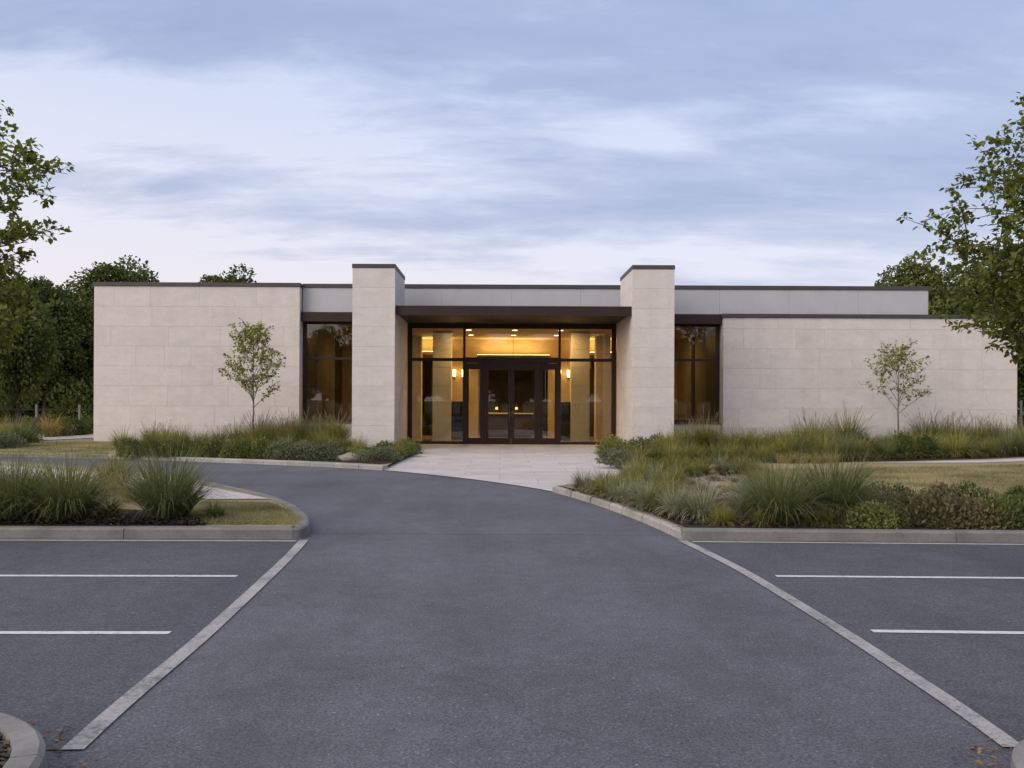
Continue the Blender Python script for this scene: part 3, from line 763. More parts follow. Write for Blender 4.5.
tips = [tiploc(q[0] + 6, *q[1:], b2) for q in ((1035, 118, 13.8), (1010, 150, 14), (985, 182, 13.6), (982, 208, 14.2), (944, 240, 13.9), (948, 254, 14.6), (972, 272, 13.3), (998, 240, 13.2), (978, 300, 14), (1005, 300, 13.4), (988, 330, 13.8), (1015, 335, 13.4), (1020, 345, 14.2), (1025, 205, 13), (1030, 260, 13), (1000, 270, 14.4), (1020, 175, 14.3))]
place_tree("leafy_tree", make_tree(47, 6.6, .28, 1.6, .11, 22, 7, 5, 11, .105, tips), b2, "bark", "leaf_near", "broadleaf tree reaching in from the right edge over the end of the low wing")
# young trees in the beds
sx, sy = at(253, 446, .09)
place_tree("young_tree", make_tree(5, 3.38, .35, 1.14, .032, 26, 6, 4, 6, .085, (), True, (42, 74), .12, .97, (.2, .36), 0), (sx, sy, .09), "bark_pale", "leaf_sap", "slender young tree with dense oval crown in the bed before the tall left wing", "tree", "young trees in the beds")
sx, sy = at(898, 447, ZT)
place_tree("young_tree", make_tree(9, 2.92, .36, 1.2, .030, 17, 6, 4, 5, .08, (), True, (42, 70), .15, .93, (.22, .40), 0), (sx, sy, ZT), "bark_pale", "leaf_sap", "slender young tree with sparse open crown in the bed before the low right wing", "tree", "young trees in the beds")

# background trees: a few kinds, shared by the copies
def make_dense(seed, H, clear, R, nl, per, leafL, top=1.0):
    """crown of many leafy clumps on limbs that leave a tapered trunk"""
    rnd = random.Random(seed); rg = np.random.default_rng(seed); V, Fc = [], []
    tp = [Vector((rnd.uniform(-.05, .05) * min(i, 3), rnd.uniform(-.05, .05) * min(i, 3), H * .8 * i / 6)) for i in range(7)]
    tube(V, Fc, tp, [.17 * (1.3 if i == 0 else 1) * (1 - .12 * i) for i in range(7)], 8)
    cz, hz = H * (clear + 1) / 2, H * (1 - clear) / 2; C, RR = [], []
    for i in range(nl):
        d = Vector((rnd.gauss(0, 1), rnd.gauss(0, 1), rnd.gauss(0, 1))).normalized(); r = rnd.uniform(.25, 1) ** .5 * .80
        taper = 1.0 if d.z < 0 else 1 - (1 - top) * d.z
        c = Vector((d.x * R * r * taper, d.y * R * r * taper, cz + d.z * hz * r)); C.append(c); RR.append(R * rnd.uniform(.20, .34))
        s_ = tp[max(1, min(5, int((c.z - .35 * math.hypot(c.x, c.y)) / (H * .8) * 6)))]; m_ = s_.lerp(c, .5) + Vector((0, 0, .06 * R))
        tube(V, Fc, [s_, m_, c], [.055, .035, .012], 4)
    C = np.array([tuple(c) for c in C]); RR = np.array(RR); idx = np.repeat(np.arange(nl), per); m = len(idx)
    d = rg.normal(0, 1, (m, 3)); d /= np.linalg.norm(d, axis=1, keepdims=True); d[:, 2] *= .8
    pos = C[idx] + d * (RR[idx] * rg.uniform(.35, 1.12, m) ** .7)[:, None]
    k = pos[:, 2] > .25; idx, d, pos = idx[k], d[k], pos[k]; m = len(idx)
    dirn = d + rg.normal(0, .6, (m, 3)) + np.array([0, 0, -.2]); up = d * .6 + np.array([0, 0, .8]) + rg.normal(0, .5, (m, 3))
    L = leafL * rg.uniform(.6, 1.25, m)
    tint = np.clip(.5 * rg.uniform(0, 1, nl)[idx] + .5 * rg.uniform(0, 1, m), 0, 1)
    return np_mesh("trunk", V, Fc, np.full(len(V), .5), smooth=True), leaf_mesh("crown", pos, dirn, up, L, L * rg.uniform(.55, .8, m), tint)
BG = [make_dense(101, 8.0, .14, 2.5, 70, 260, .21, .6), make_dense(102, 8.0, .08, 2.4, 75, 260, .20, .45), make_dense(103, 8.0, .10, 2.7, 90, 260, .19, .95)]
def bgt(px, Y, top, kind, leafm, label, w=1.0, group="trees beyond the building", name="dense_tree"):
    X = (px - CX) * Y / F; ztop = HC + (CY - top + ROLL * (px - CX)) * Y / F
    s = (ztop - .1) / 7.5
    t = place_tree(name, BG[kind], (X, Y, .05), "bark", leafm, label, "tree", group, random.uniform(0, 6.28), s)
    t.scale = (s * w, s * w, s)
bgt(125, 56, 257, 2, "leaf_bg", "round topped tree rising behind the left end of the tall wing", .92)
bgt(234, 60, 266, 2, "leaf_bg", "tree whose small round top shows above the middle of the tall wing roof", .85)
bgt(84, 52, 300, 1, "leaf_bg", "dark tree close beside the left end wall of the building", .8)
bgt(18, 31, 280, 0, "leaf_olive", "yellowish green tree on a thin trunk at the left, before the dark trees", .72)
bgt(45, 50, 276, 1, "leaf_bg", "dark tree with a pointed top behind the yellowish tree on the left", .8)
bgt(66, 58, 285, 0, "leaf_bg", "dark tree between the pointed tree and the building at the left", .85)
bgt(5, 54, 268, 2, "leaf_bg", "tall dark tree at the left edge behind the yellowish tree", .9)
bgt(-60, 48, 255, 0, "leaf_bg", "dark tree standing just past the left edge", 1)
bgt(913, 54, 258, 0, "leaf_bg", "tree top showing behind the grey upper storey at its right end", .85)
bgt(966, 56, 266, 2, "leaf_bg", "dark tree behind the right wing, beneath the near tree's branches", .9)
bgt(1030, 50, 275, 1, "leaf_bg", "dark tree past the right end wall of the building", .9)
bgt(1090, 46, 265, 2, "leaf_bg", "broad dark tree beyond the right edge of the lawn", 1)
bgt(884, 62, 279, 1, "leaf_bg", "far small tree tip just above the grey upper storey roof", .5)
for i, (px, Y, tp) in enumerate(((18, 64, 330), (40, 60, 335), (60, 66, 328), (80, 62, 332), (-10, 62, 325), (-40, 66, 320), (1035, 62, 340), (1060, 60, 330))):
    bgt(px, Y, tp, i % 3, "leaf_bg", "low dark tree of the far tree belt behind the fence" if px < 500 else "low dark tree of the far tree belt right of the building", 1.7, "far tree belt " + ("left" if px < 500 else "right"))
SHADE_FILL = []  # low bushes added to darken the see-through gaps under the crowns
for i, (px, Y) in enumerate([(x, 50 + (k * 3 % 5)) for k, x in enumerate(range(-70, 100, 14))] + [(x, 52 + (k * 3 % 4)) for k, x in enumerate(range(1022, 1110, 15))]): SHADE_FILL.append((px, Y))
# trees across the car park, seen mirrored in the glass
for i, X in enumerate((-21, -15.5, -10, -5, 0, 5.5, 10.5, 16, 22)):
    s = random.Random(i).uniform(.92, 1.15)
    place_tree("dense_tree", BG[i % 3], (X, -27 + (i * 7 % 4), .0), "bark", "leaf_bg", "tall dark tree across the car park, mirrored in the glass doors", "tree", "trees across the car park", i * 1.3, s)

for i in range(9):
    t = place_tree("dense_tree", BG[(i + 1) % 3], (-23 + i * 6.3, -33 + (i * 5 % 3), .0), "bark", "leaf_bg", "low spreading dark tree of the rear row across the car park", "tree", "rear trees across the car park", i * 2.1, 1)
    t.scale = (1.5, 1.5, .95)
for i in range(10):
    t = place_tree("dense_tree", BG[(i + 2) % 3], (-27 + i * 5.9, -40 - (i * 3 % 2), .0), "bark", "leaf_bg", "tall dark tree of the farthest row across the car park", "tree", "farthest trees across the car park", i * 1.7, 1)
    t.scale = (1.45, 1.45, 1.35)
# -------- ornamental grasses and shrubs
def grass_mesh(seed, n, h, lean, w, rbase, dry=.25, nseg=4, plume=0):
    rg = np.random.default_rng(seed)
    az = rg.uniform(0, 2 * PI, n); rb = rbase * np.sqrt(rg.uniform(0, 1, n))
    k = rg.uniform(0, 1, n)
    L = h * rg.uniform(.6, 1.18, n)
    a0 = np.radians(4 + 28 * k * lean); a1 = np.radians(20 + 95 * k ** .8 * lean + rg.normal(0, 9, n))
    pos = np.stack([rb * np.cos(az), rb * np.sin(az), np.zeros(n)], 1)
    az2 = az + rg.normal(0, .45, n); out = np.stack([np.cos(az2), np.sin(az2), np.zeros(n)], 1)
    tw = az2 + PI / 2 + rg.normal(0, .5, n); sd = np.stack([np.cos(tw), np.sin(tw), np.zeros(n)], 1)
    ww = w * rg.uniform(.7, 1.25, n); rows, drys = [], []
    dr = (rg.uniform(0, 1, n) < dry) * rg.uniform(.4, 1, n)
    for i in range(nseg + 1):
        t = i / nseg; wd = ww * (1.0 - t ** 1.8) * (.75 + .25 * min(1, t * 4)) + .0008
        rows.append(np.stack([pos - sd * wd[:, None] / 2, pos + sd * wd[:, None] / 2], 1))
        drys.append(np.clip(dr * (.35 + .65 * t) + .35 * t ** 3 * rg.uniform(0, 1, n), 0, 1))
        a = a0 + (a1 - a0) * (t + .5 / nseg) ** 1.4; st = (L / nseg)[:, None]
        pos = pos + (out * np.sin(a)[:, None] + np.array([0, 0, 1.0]) * np.cos(a)[:, None]) * st
    V = np.concatenate(rows, 1); nv = 2 * (nseg + 1); b = np.arange(n)[:, None] * nv
    Fq = np.concatenate([b + np.array([[2 * i, 2 * i + 1, 2 * i + 3, 2 * i + 2]]) for i in range(nseg)], 0)
    dry_v = np.repeat(np.stack(drys, 1), 2, 1).ravel()
    me = np_mesh("grass_blades", V.reshape(-1, 3), Fq, np.repeat(rg.uniform(0, 1, n), nv), dry_v)
    pm = None
    if plume:
        Vp, Fp = [], []; rnd = random.Random(seed)
        for i in range(plume):
            a = rnd.uniform(0, 6.28); ln = rnd.uniform(0, 1) ** .7; H = h * rnd.uniform(.75, 1.12)
            p0 = Vector((math.cos(a) * rbase * .5, math.sin(a) * rbase * .5, 0)); p2 = p0 + Vector((math.cos(a) * H * .5 * ln, math.sin(a) * H * .5 * ln, H * (1 - .18 * ln)))
            p1 = p0.lerp(p2, .55) + Vector((-math.cos(a), -math.sin(a), 0)) * .05 * H
            d = (p2 - p1).normalized(); hl = .16 + .10 * rnd.random()
            tube(Vp, Fp, [p0, p1, p2], [.003, .0025, .002], 3)
            tube(Vp, Fp, [p2 - d * hl * .2, p2 + d * hl * .15, p2 + d * hl * .55, p2 + d * hl], [.002, .007, .006, .0015], 4)
            for q in range(10):
                c = p2 + d * hl * rnd.uniform(-.1, .9); e = c + Vector((rnd.gauss(0, 1), rnd.gauss(0, 1), rnd.gauss(.6, .5))).normalized() * .035
                tube(Vp, Fp, [c, e], [.003, .001], 3)
        rgt = np.random.default_rng(seed + 1); pm = np_mesh("plume", Vp, Fp, np.clip(rgt.normal(.5, .2, len(Vp)), 0, 1))
    return me, pm

def shrub_mesh(seed, n, rx, h, leafL, lumps=7, upright=.4):
    rg = np.random.default_rng(seed)
    c = rg.normal(0, 1, (lumps, 3)); c[:, 2] = np.abs(c[:, 2]); c /= np.linalg.norm(c, axis=1, keepdims=True); c *= .45
    w = rg.integers(0, lumps, n); d = rg.normal(0, 1, (n, 3)); d /= np.linalg.norm(d, axis=1, keepdims=True)
    r = .58 * rg.uniform(.55, 1.05, n) ** .6
    p = c[w] + d * r[:, None]; p[:, 2] = np.abs(p[:, 2]); p *= np.array([rx, rx, h])
    dirn = d * .8 + rg.normal(0, .5, (n, 3)) + np.array([0, 0, upright]); up = d + rg.normal(0, .6, (n, 3)) + np.array([0, 0, .3])
    L = leafL * rg.uniform(.6, 1.25, n)
    tint = np.clip(.5 * rg.uniform(0, 1, lumps)[w] + .5 * rg.uniform(0, 1, n), 0, 1)
    return leaf_mesh("shrub_leaves", p, dirn, up, L, L * rg.uniform(.35, .6, n), tint)

GR = {
    "big": [grass_mesh(200 + i, 1100, .90, 1.28, .0105, .20, .12, 6) for i in range(3)],
    "mid": [grass_mesh(210 + i, 520, .72, 1.55, .013, .13, .2, 5) for i in range(4)],
    "low": [grass_mesh(220 + i, 460, .40, 1.65, .011, .10, .2, 5) for i in range(3)],
    "plumed": [grass_mesh(230 + i, 520, 1.0, 1.05, .013, .16, .25, 5, 13) for i in range(3)],
    "wisp": [grass_mesh(240 + i, 170, .55, .9, .008, .20, .5, 4) for i in range(3)],
}
SH = {
    "dome": [shrub_mesh(300 + i, 1700, .42, .60, .07, 6) for i in range(3)],
    "mound": [shrub_mesh(310 + i, 1300, .50, .42, .065, 9, .7) for i in range(3)],
    "leafy": [shrub_mesh(320 + i, 2000, .55, .56, .072, 10, 1.0) for i in range(3)],
}
prs = random.Random(5)
cnt = {}
def plant(kind, px, py, m, label, group=None, s=1.0, sz=None, z=ZT, j=0.0, name=None, xy=None):
    if xy is None: x, y = at(px + prs.uniform(-j, j), py + prs.uniform(-j, j) * .25, z)
    else: x, y = xy
    rot = prs.uniform(0, 6.28); s = s * prs.uniform(.92, 1.08); cnt[kind] = cnt.get(kind, 0) + 1
    if kind in GR:
        me, pm = GR[kind][cnt[kind] % len(GR[kind])]; nm = name or "ornamental_grass"; cat = "ornamental grass"
    else:
        me, pm = SH[kind][cnt[kind] % len(SH[kind])], None; nm = name or "garden_shrub"; cat = "shrub"
    key = (me.name, m)
    if key not in MC:
        c = me.copy(); c.materials.clear(); c.materials.append(M[m]); MC[key] = c
    o = link(nm, MC[key], None, None, "thing", label, cat, group, (x, y, z - .01))
    o.rotation_euler = (0, 0, rot); o.scale = (s, s, s * (sz or 1) * prs.uniform(.92, 1.1))
    if pm is not None: link("plume", pm, M["plume"], o)
    return o
MC = {}

for i, (px, Y) in enumerate(SHADE_FILL):
    w_ = px < 500
    plant("dome", 0, 0, "s_dark", "added dark bush standing in for the shade under the trees behind the rail fence" if w_ else "added dark bush standing in for the shade under the trees right of the building", "shade filling bushes left" if w_ else "shade filling bushes right", 3.6, 1.2, .02, xy=((px - CX) * Y / F, Y))
# left island
plant("big", 168, 519, "g_deep", "big fountain of green grass nearest the island's lawn tip, first left of the lawn", s=.98)
plant("big", 66, 519.5, "g_deep", "broad dark green grass clump on the left island, second from its lawn tip", s=1.05)
plant("big", 14, 520, "g_deep", "green grass clump at the left edge of the island behind the kerb", s=.95)
plant("big", -45, 521, "g_deep", "green grass clump just past the left edge on the island", s=1)
for x, y, s in ((108, 517, .5), (215, 518, .42), (40, 519, .45)):
    plant("low", x, y, "g_green", "small low tuft between the big grass clumps on the left island", "small tufts on the left island", s * 1.5)
for x, y in ((-12, 502), (30, 499), (62, 496), (95, 497), (130, 502), (112, 490)):
    plant("wisp" if x % 4 else "mid", x, y, "g_dry" if x % 4 else "g_yellow", "straw coloured grass at the back of the left island beside the pale walk", "dry grasses at the back of the left island", 1.05, j=3)

# bed before the tall left wing
FRONT = "low clipped looking dark shrub in the front row of the bed before the left wing"
for i, x in enumerate(range(126, 270, 15)):
    y = 455.6 + (x - 120) * .019
    plant("dome", x, y, "s_dark" if i % 3 else "s_olive", FRONT if i % 3 else "olive green rounded shrub in the front row of the bed before the left wing", "front row shrubs, left bed" if i % 3 else "olive front row shrubs, left bed", prs.uniform(.66, .84), 1.0, .09, 2)
for i, x in enumerate((281, 297, 313, 329)):
    plant("mound", x, 458.6 + i * .3, "s_silver", "silvery low shrub at the right of the front row before the left wing", "silver front row shrubs, left bed", .95, 1.15, .09, 1)
for i, x in enumerate((362, 376, 388)):
    plant("mound", x, 460.8 - i * .6, "s_silver", "silvery low shrub beside the pale stone at the bed's right end, left of the forecourt", "silver shrubs by the stone", .78, 1.05, .09, 1)
for i, (x, y) in enumerate(((345, 457), (358, 455), (372, 456), (385, 454), (398, 457), (408, 454), (415, 451), (404, 450), (390, 449))):
    plant("mound" if i % 2 else "low", x, y, ("s_dark", "g_green", "s_olive")[i % 3], "small green plant at the foot of the left pillar beside the forecourt", "small plants by the left pillar", .85, 1.0, .09, 1)
for i, x in enumerate(range(122, 345, 15)):
    plant("mid", x, 449.0 + (x - 120) * .012, "g_green" if i % 3 else "g_yellow", "arching green grass in the second row of the bed before the left wing", "second row grasses, left bed", prs.uniform(.6, .9), 1.0, .09, 3)
for i, x in enumerate(range(150, 345, 17)):
    pl_ = x in range(148, 195) or x in range(208, 240) or x > 250
    plant("plumed" if pl_ else "mid", x, 445.4 + (x - 120) * .006, "g_green" if i % 2 else "g_yellow", "feathery seed headed grass in the back rows of the bed before the left wing" if pl_ else "plain green grass in the back rows of the bed before the left wing", "plumed grasses, left bed" if pl_ else "plain back row grasses, left bed", (.72 if x < 250 else .86) if pl_ else .85, 1.0, .09, 3)
for i, x in enumerate((262, 274, 286, 298, 308, 318, 332)):
    plant("plumed", x, 444.5, "g_deep", "tall plumed grass against the wall left of the tinted left window", "tall plumed grasses at the left window", .98, 1.0, .09, 3)
for i, x in enumerate((335, 345, 352, 362)):
    plant("wisp", x, 449, "g_green", "thin upright grass under the left window", "thin grasses under the left window", .9, 1.0, .09, 3)

# far left bushes beyond the lawn
for i, (x, y, m, k) in enumerate(((-8, 449, "s_silver", "mound"), (8, 448, "s_silver", "mound"), (22, 446, "g_deep", "mid"), (-2, 443, "g_yellow", "mid"), (14, 441, "g_green", "mid"), (32, 443, "s_dark", "dome"), (50, 437, "g_dry", "mid"), (62, 436, "s_olive", "dome"), (75, 435, "s_dark", "dome"), (88, 433.5, "s_dark", "dome"), (40, 433, "s_red", "dome"), (26, 432, "s_dark", "dome"))):
    nm = {"s_silver": "silvery low bush", "g_deep": "deep green grass clump", "g_yellow": "yellowish grass clump", "g_green": "mid green grass clump", "s_dark": "dark rounded bush", "g_dry": "straw coloured grass clump", "s_olive": "olive rounded bush", "s_red": "brownish bush"}[m]
    plant(k, x, y, m, nm + " far left, beyond the lawn under the trees", nm + " far left", 1.25, 1.0, .09)

# small plants in front of the right pillar and along the forecourt
for i, (x, y) in enumerate(((607, 455), (616, 456), (626, 454.5), (637, 452.5), (648, 451), (660, 450.5), (671, 450), (612, 450.5))):
    plant("mound" if i % 2 else "low", x, y, ("s_dark", "g_green", "s_olive")[i % 3], "small green plant at the foot of the right pillar", "small plants by the right pillar", 1.0, 1.15, ZT, 1)
for i, (x, y) in enumerate(((612, 463.5), (622, 464.5), (632, 464))):
    plant("mound", x, y, "s_silver", "silvery low shrub at the forecourt's right edge", "silver shrubs by the forecourt", .75, 1.1, ZT, 1)
# middle bed between forecourt, drive and lawn
ROW = ["g_silver", "s_red", "g_green", "g_silver", "s_red", "g_silver", "g_green"]
for i, (x, y) in enumerate(((585, 490), (595, 493), (608, 496.5), (622, 500), (635, 505), (648, 508.5), (661, 511), (676, 515))):
    m = ROW[i % 7]
    plant("mound" if m[0] == "s" else "low", x, y, m, {"g": "tufted grass just behind the curving kerb beside the drive", "s": "low rosy tinged plant just behind the curving kerb beside the drive"}[m[0]], "kerbside tufts" if m[0] == "g" else "rosy tinged kerbside plants", .95 if m[0] == "g" else .55, 1.0, ZT, 1)
plant("low", 702, 518.5, "g_silver", "wide silvery grass tuft near the corner where the curved and straight kerbs meet", s=1.35)
plant("low", 742, 517, "g_silver", "silvery grass tuft left of the big right island grasses", s=1.1)
for i, (x, y) in enumerate(((604, 487.5), (618, 490), (630, 493), (645, 498), (659, 501), (675, 505), (688, 513), (668, 497))):
    plant(("low", "mid", "low")[i % 3], x, y, ("g_silver", "g_green", "g_yellow")[i % 3], ("silvery", "green", "yellowish")[i % 3] + " grass in the second row from the curving kerb", ("silver", "green", "yellow")[i % 3] + " second row grasses", (.95, .55, .95)[i % 3], 1.0, ZT, 2)
for i, (x, y) in enumerate(((640, 484), (655, 487), (668, 490), (676, 486), (628, 482), (760, 490), (770, 496), (762, 503))):
    plant("mid" if i % 2 else "low", x, y, ("g_yellow", "g_silver", "g_green")[i % 3], ("yellowish", "silvery", "green")[i % 3] + " low grass in the right bed beside the bare soil patch", ("yellow", "silver", "green")[i % 3] + " grasses by the bare soil", .62 if i % 2 else 1.05, 1.0, ZT, 2)
for i, (x, y) in enumerate(((638, 475), (654, 476), (670, 477), (686, 477), (703, 474), (722, 473.5), (740, 474), (754, 474))):
    plant("mid", x, y, ("g_yellow", "g_green", "g_silver")[i % 3 if i > 3 else i % 2], "bushy grass in the middle of the right bed, behind the bare soil patch", "grasses behind the bare soil", .68, 1.0, ZT, 2)
for i, (x, y) in enumerate(((640, 462), (655, 461), (670, 461.5), (685, 462), (700, 461), (715, 462), (730, 461), (745, 461.5), (760, 461))):
    plant("mid", x, y, ("g_yellow", "g_green")[i % 2], ("yellowish", "green")[i % 2] + " grass in the row before the taller grasses of the right window", ("yellow", "green") [i % 2] + " grasses before the right window", .74, 1.0, ZT, 2)
for i, (x, y) in enumerate(((668, 455), (682, 453), (694, 452), (706, 451.5), (718, 452), (730, 453), (742, 452), (756, 454))):
    plant("plumed" if i % 2 else "big", x, y, "g_green" if i % 3 else "g_yellow", ("tall plumed grass" if i % 2 else "tall arching grass") + " in front of the right window", ("plumed" if i % 2 else "arching") + " grasses at the right window", prs.uniform(.72, 1.0), 1.0, ZT, 2)

# bed before the low right wing
for i, x in enumerate(range(772, 1056, 14)):
    y = 459.6 - max(0, x - 860) * .027
    k = "dome" if 850 < x < 940 and i % 2 else "mid"
    m = "s_dark" if k == "dome" else ("g_green", "g_yellow", "g_deep")[i % 3]
    plant(k, x, y, m, "dark shrub in the front row of the bed before the low right wing" if k == "dome" else "arching grass in the front row of the bed before the low right wing", "front row shrubs, right bed" if k == "dome" else "front row grasses, right bed", prs.uniform(.72, 1.08), 1.0, ZT, 2)
for i, x in enumerate(range(775, 1050, 15)):
    y = 454.5 - max(0, x - 860) * .025
    plant("mid", x, y, ("g_yellow", "g_green")[i % 2], ("yellowish" if i % 2 == 0 else "green") + " grass in the second row of the bed before the low right wing", ("yellow" if i % 2 == 0 else "green") + " second row grasses, right bed", (1.05 + .28 * math.sin((x - 775) / 19.0)) * prs.uniform(.85, 1.1), 1.0, ZT, 3)
for i, x in enumerate(range(768, 1040, 16)):
    y = 449 - max(0, x - 860) * .018
    p_ = 790 < x < 862 or x > 915
    plant("plumed" if p_ else "mid", x, y, "g_green" if i % 2 else "g_deep", ("rosy plumed" if p_ else "plain") + " grass in the back row along the low right wing", ("plumed" if p_ else "plain") + " back row grasses, right bed", (.95 if p_ else .9) * prs.uniform(.82, 1.22), 1.0, ZT, 3)
# dry wisps at the bed's front left
for i, (x, y) in enumerate(((786, 463), (800, 463.5), (815, 463), (832, 463))):
    plant("wisp", x, y, "g_dry", "thin dry grass at the edge of the right lawn, before the bed", "dry wisps by the right lawn", .8, .8, ZT, 2)

# right island front
plant("big", 779, 523, "g_deep", "big blue green grass clump behind the right kerb, left one of the pair", s=.98)
plant("big", 835, 520, "g_deep", "big blue green grass clump behind the right kerb, right one of the pair", s=.98)
for i, (x, y) in enumerate(((812, 524), (828, 525), (846, 524.5), (858, 521.5))):
    plant("low", x, y, "g_green", "small green tuft at the kerb below the pair of big grasses", "tufts below the pair of big grasses", .7, 1.0, ZT, 2)
plant("leafy", 872, 527, "s_olive", "yellow green leafy shrub right of the big grass pair", s=.58, sz=.85)
plant("leafy", 893, 525, "s_olive", "small light green leafy shrub before the rosy tinged shrub", s=.45, sz=.8)
plant("leafy", 925, 526, "s_red", "wide rosy tinged leafy shrub behind the right kerb", s=.85, sz=.95)
plant("leafy", 950, 526, "s_olive", "low olive green leafy shrub by the right kerb, between the rosy tinged shrubs", s=.55, sz=.8)
plant("leafy", 975, 527, "s_red", "rosy brown shrub right of the widest rosy tinged shrub", s=.75, sz=.9)
plant("leafy", 1010, 528, "s_olive", "olive green leafy shrub at the right edge behind the kerb", s=.75, sz=.9)
plant("leafy", 1050, 527, "s_red", "rosy tinged shrub just past the right edge behind the kerb", s=.8, sz=.95)
for i, (x, y) in enumerate(((882, 513), (900, 510), (940, 511), (965, 512), (992, 511), (1018, 510), (1045, 511))):
    plant("dome", x, y, "s_dark" if i % 2 else "s_red", ("dark" if i % 2 else "rosy tinged") + " shrub in the rear row behind the right kerb, edging the lawn", ("dark" if i % 2 else "rosy tinged") + " rear row shrubs by the right lawn", .72, .85, ZT, 1)
plant("low", 722, 524, "g_yellow", "small yellowish tuft at the right kerb, next to the wide silvery tuft", s=.7)
plant("low", 762, 525.5, "g_green", "small tuft at the foot of the left big grass of the right pair", s=.7)

# stones
def rock(px, py, sx, sy, sz, label, z=ZT):
    bm = bmesh.new(); bmesh.ops.create_icosphere(bm, subdivisions=3, radius=1)
    for v in bm.verts:
        d = 1 + .28 * mnoise.noise(v.co * 1.3 + Vector((px, py, 0))) + .08 * mnoise.noise(v.co * 4); v.co = Vector((v.co.x * sx, v.co.y * sy, max(v.co.z, -.4) * sz)) * d
    me = bpy.data.meshes.new("stone"); bm.to_mesh(me); bm.free(); x, y = at(px, py, z)
    me.polygons.foreach_set("use_smooth", np.ones(len(me.polygons), bool))
    link("boulder", me, M["rock"], None, None, label, "stone", None, (x, y, z + sz * .25))
rock(350, 460.5, .26, .2, .15, "pale rounded stone in the left bed among silvery shrubs", .09)
rock(342, 460, .15, .12, .10, "small stone beside the pale rounded stone in the left bed", .09)
rock(722, 487, .20, .14, .07, "small flat pale stone on the bare soil patch of the right bed", ZT)
for x_, y_ in ((690, 486), (702, 492), (716, 481), (736, 483), (748, 489), (727, 493), (742, 495), (684, 491), (712, 497)):
    plant("wisp" if x_ % 2 else "low", x_, y_, "g_dry" if x_ % 2 else "g_silver", "sparse dry wisp of grass on the bare soil patch" if x_ % 2 else "very small silvery tuft on the bare soil patch", "dry wisps on the soil" if x_ % 2 else "small tufts on the soil", .5, 1.0, ZT, 2)

# -------- things nobody could count
def inside(P, x, y):
    r = np.zeros(len(x), bool); n = len(P)
    for i in range(n):
        (x0, y0), (x1, y1) = P[i], P[(i + 1) % n]
        c = ((y0 > y) != (y1 > y)) & (x < (x1 - x0) * (y - y0) / (y1 - y0 + 1e-12) + x0); r ^= c
    return r
def blades(name, poly, n, h, w, z, m, seed, label):
    rg = np.random.default_rng(seed); P = np.array(poly); x = rg.uniform(P[:, 0].min(), P[:, 0].max(), n * 3); y = rg.uniform(P[:, 1].min(), P[:, 1].max(), n * 3)
    k = inside(poly, x, y); x, y = x[k][:n], y[k][:n]; n = len(x)
    a = rg.uniform(0, 2 * PI, n); d = np.stack([np.cos(a), np.sin(a), np.zeros(n)], 1); hh = h * rg.uniform(.4, 1.3, n)
    p = np.stack([x, y, np.full(n, z)], 1); ln = rg.normal(0, .6, (n, 2)) * hh[:, None]
    V = np.stack([p - d * w, p + d * w, p + np.concatenate([ln, hh[:, None]], 1)], 1)
    patch = np.array([mnoise.noise(Vector((xx * .8, yy * 1.3, 3))) for xx, yy in zip(x, y)]) * .9 + .55
    me = np_mesh(name, V.reshape(-1, 3), np.arange(3 * n).reshape(-1, 3), np.repeat(rg.uniform(0, 1, n), 3), np.repeat(np.clip(patch + rg.normal(0, .25, n), 0, 1), 3))
    link(name, me, m, None, "stuff", label, "grass")
M["turf_blade"] = m_leaf("turf_blade", ((.06, .075, .022), (.12, .13, .045), (.19, .185, .075)), .3, (.42, .345, .205))
blades("grass", [at(195, 525, ZT), at(300, 525, ZT), at(303, 519, ZT), at(290, 511, ZT), at(270, 503, ZT), at(205, 502, ZT), at(190, 512, ZT)], 14000, .045, .003, ZT, M["turf_blade"], 1, "short dry lawn grass on the tip of the left island")
blades("grass", [at(765, 470, ZT), at(1040, 465, ZT), at(1040, 505, ZT), at(900, 506, ZT), at(870, 499, ZT), at(800, 491, ZT), at(768, 482, ZT)], 42000, .05, .0045, ZT, M["turf_blade"], 2, "half dry lawn grass on the right island")
blades("grass", [at(-20, 456, .09), at(105, 457.5, .09), at(118, 444, .09), at(95, 441.5, .09), at(-20, 444, .09)], 16000, .05, .007, .085, M["turf_blade"], 3, "dry lawn grass before the left end of the building")

def chips(name, poly, n, size, z, m, seed, label, flat=.3):
    rg = np.random.default_rng(seed); P = np.array(poly); x = rg.uniform(P[:, 0].min(), P[:, 0].max(), n * 4); y = rg.uniform(P[:, 1].min(), P[:, 1].max(), n * 4)
    k = inside(poly, x, y); x, y = x[k][:n], y[k][:n]; n = len(x)
    pos = np.stack([x, y, z + rg.uniform(0, size * .5, n)], 1); a = rg.uniform(0, 2 * PI, n)
    d = np.stack([np.cos(a), np.sin(a), rg.normal(0, flat, n)], 1); up = np.array([0, 0, 1.]) + rg.normal(0, flat, (n, 3)); L = size * rg.uniform(.5, 1.4, n)
    me = leaf_mesh(name, pos, d, up, L, L * rg.uniform(.25, .6, n), rg.uniform(0, 1, n)); link(name, me, m, None, "stuff", label, "ground litter")
M["chip"] = m_leaf("bark_chip", ((.016, .011, .009), (.034, .024, .018), (.085, .062, .043)), .0)
M["grit"] = m_leaf("grit_stone", ((.12, .09, .07), (.26, .21, .165), (.46, .40, .34)), .0)
M["fallen"] = m_leaf("fallen_leaf", ((.10, .055, .02), (.22, .13, .045), (.33, .23, .09)), .15)
arc = [(-2.67 + .74 * math.cos(a), 3.19 + .74 * math.sin(a)) for a in np.linspace(-.6, PI + .6, 24)]
chips("mulch", arc, 4200, .045, .102, M["chip"], 1, "bark mulch inside the near left kerb")
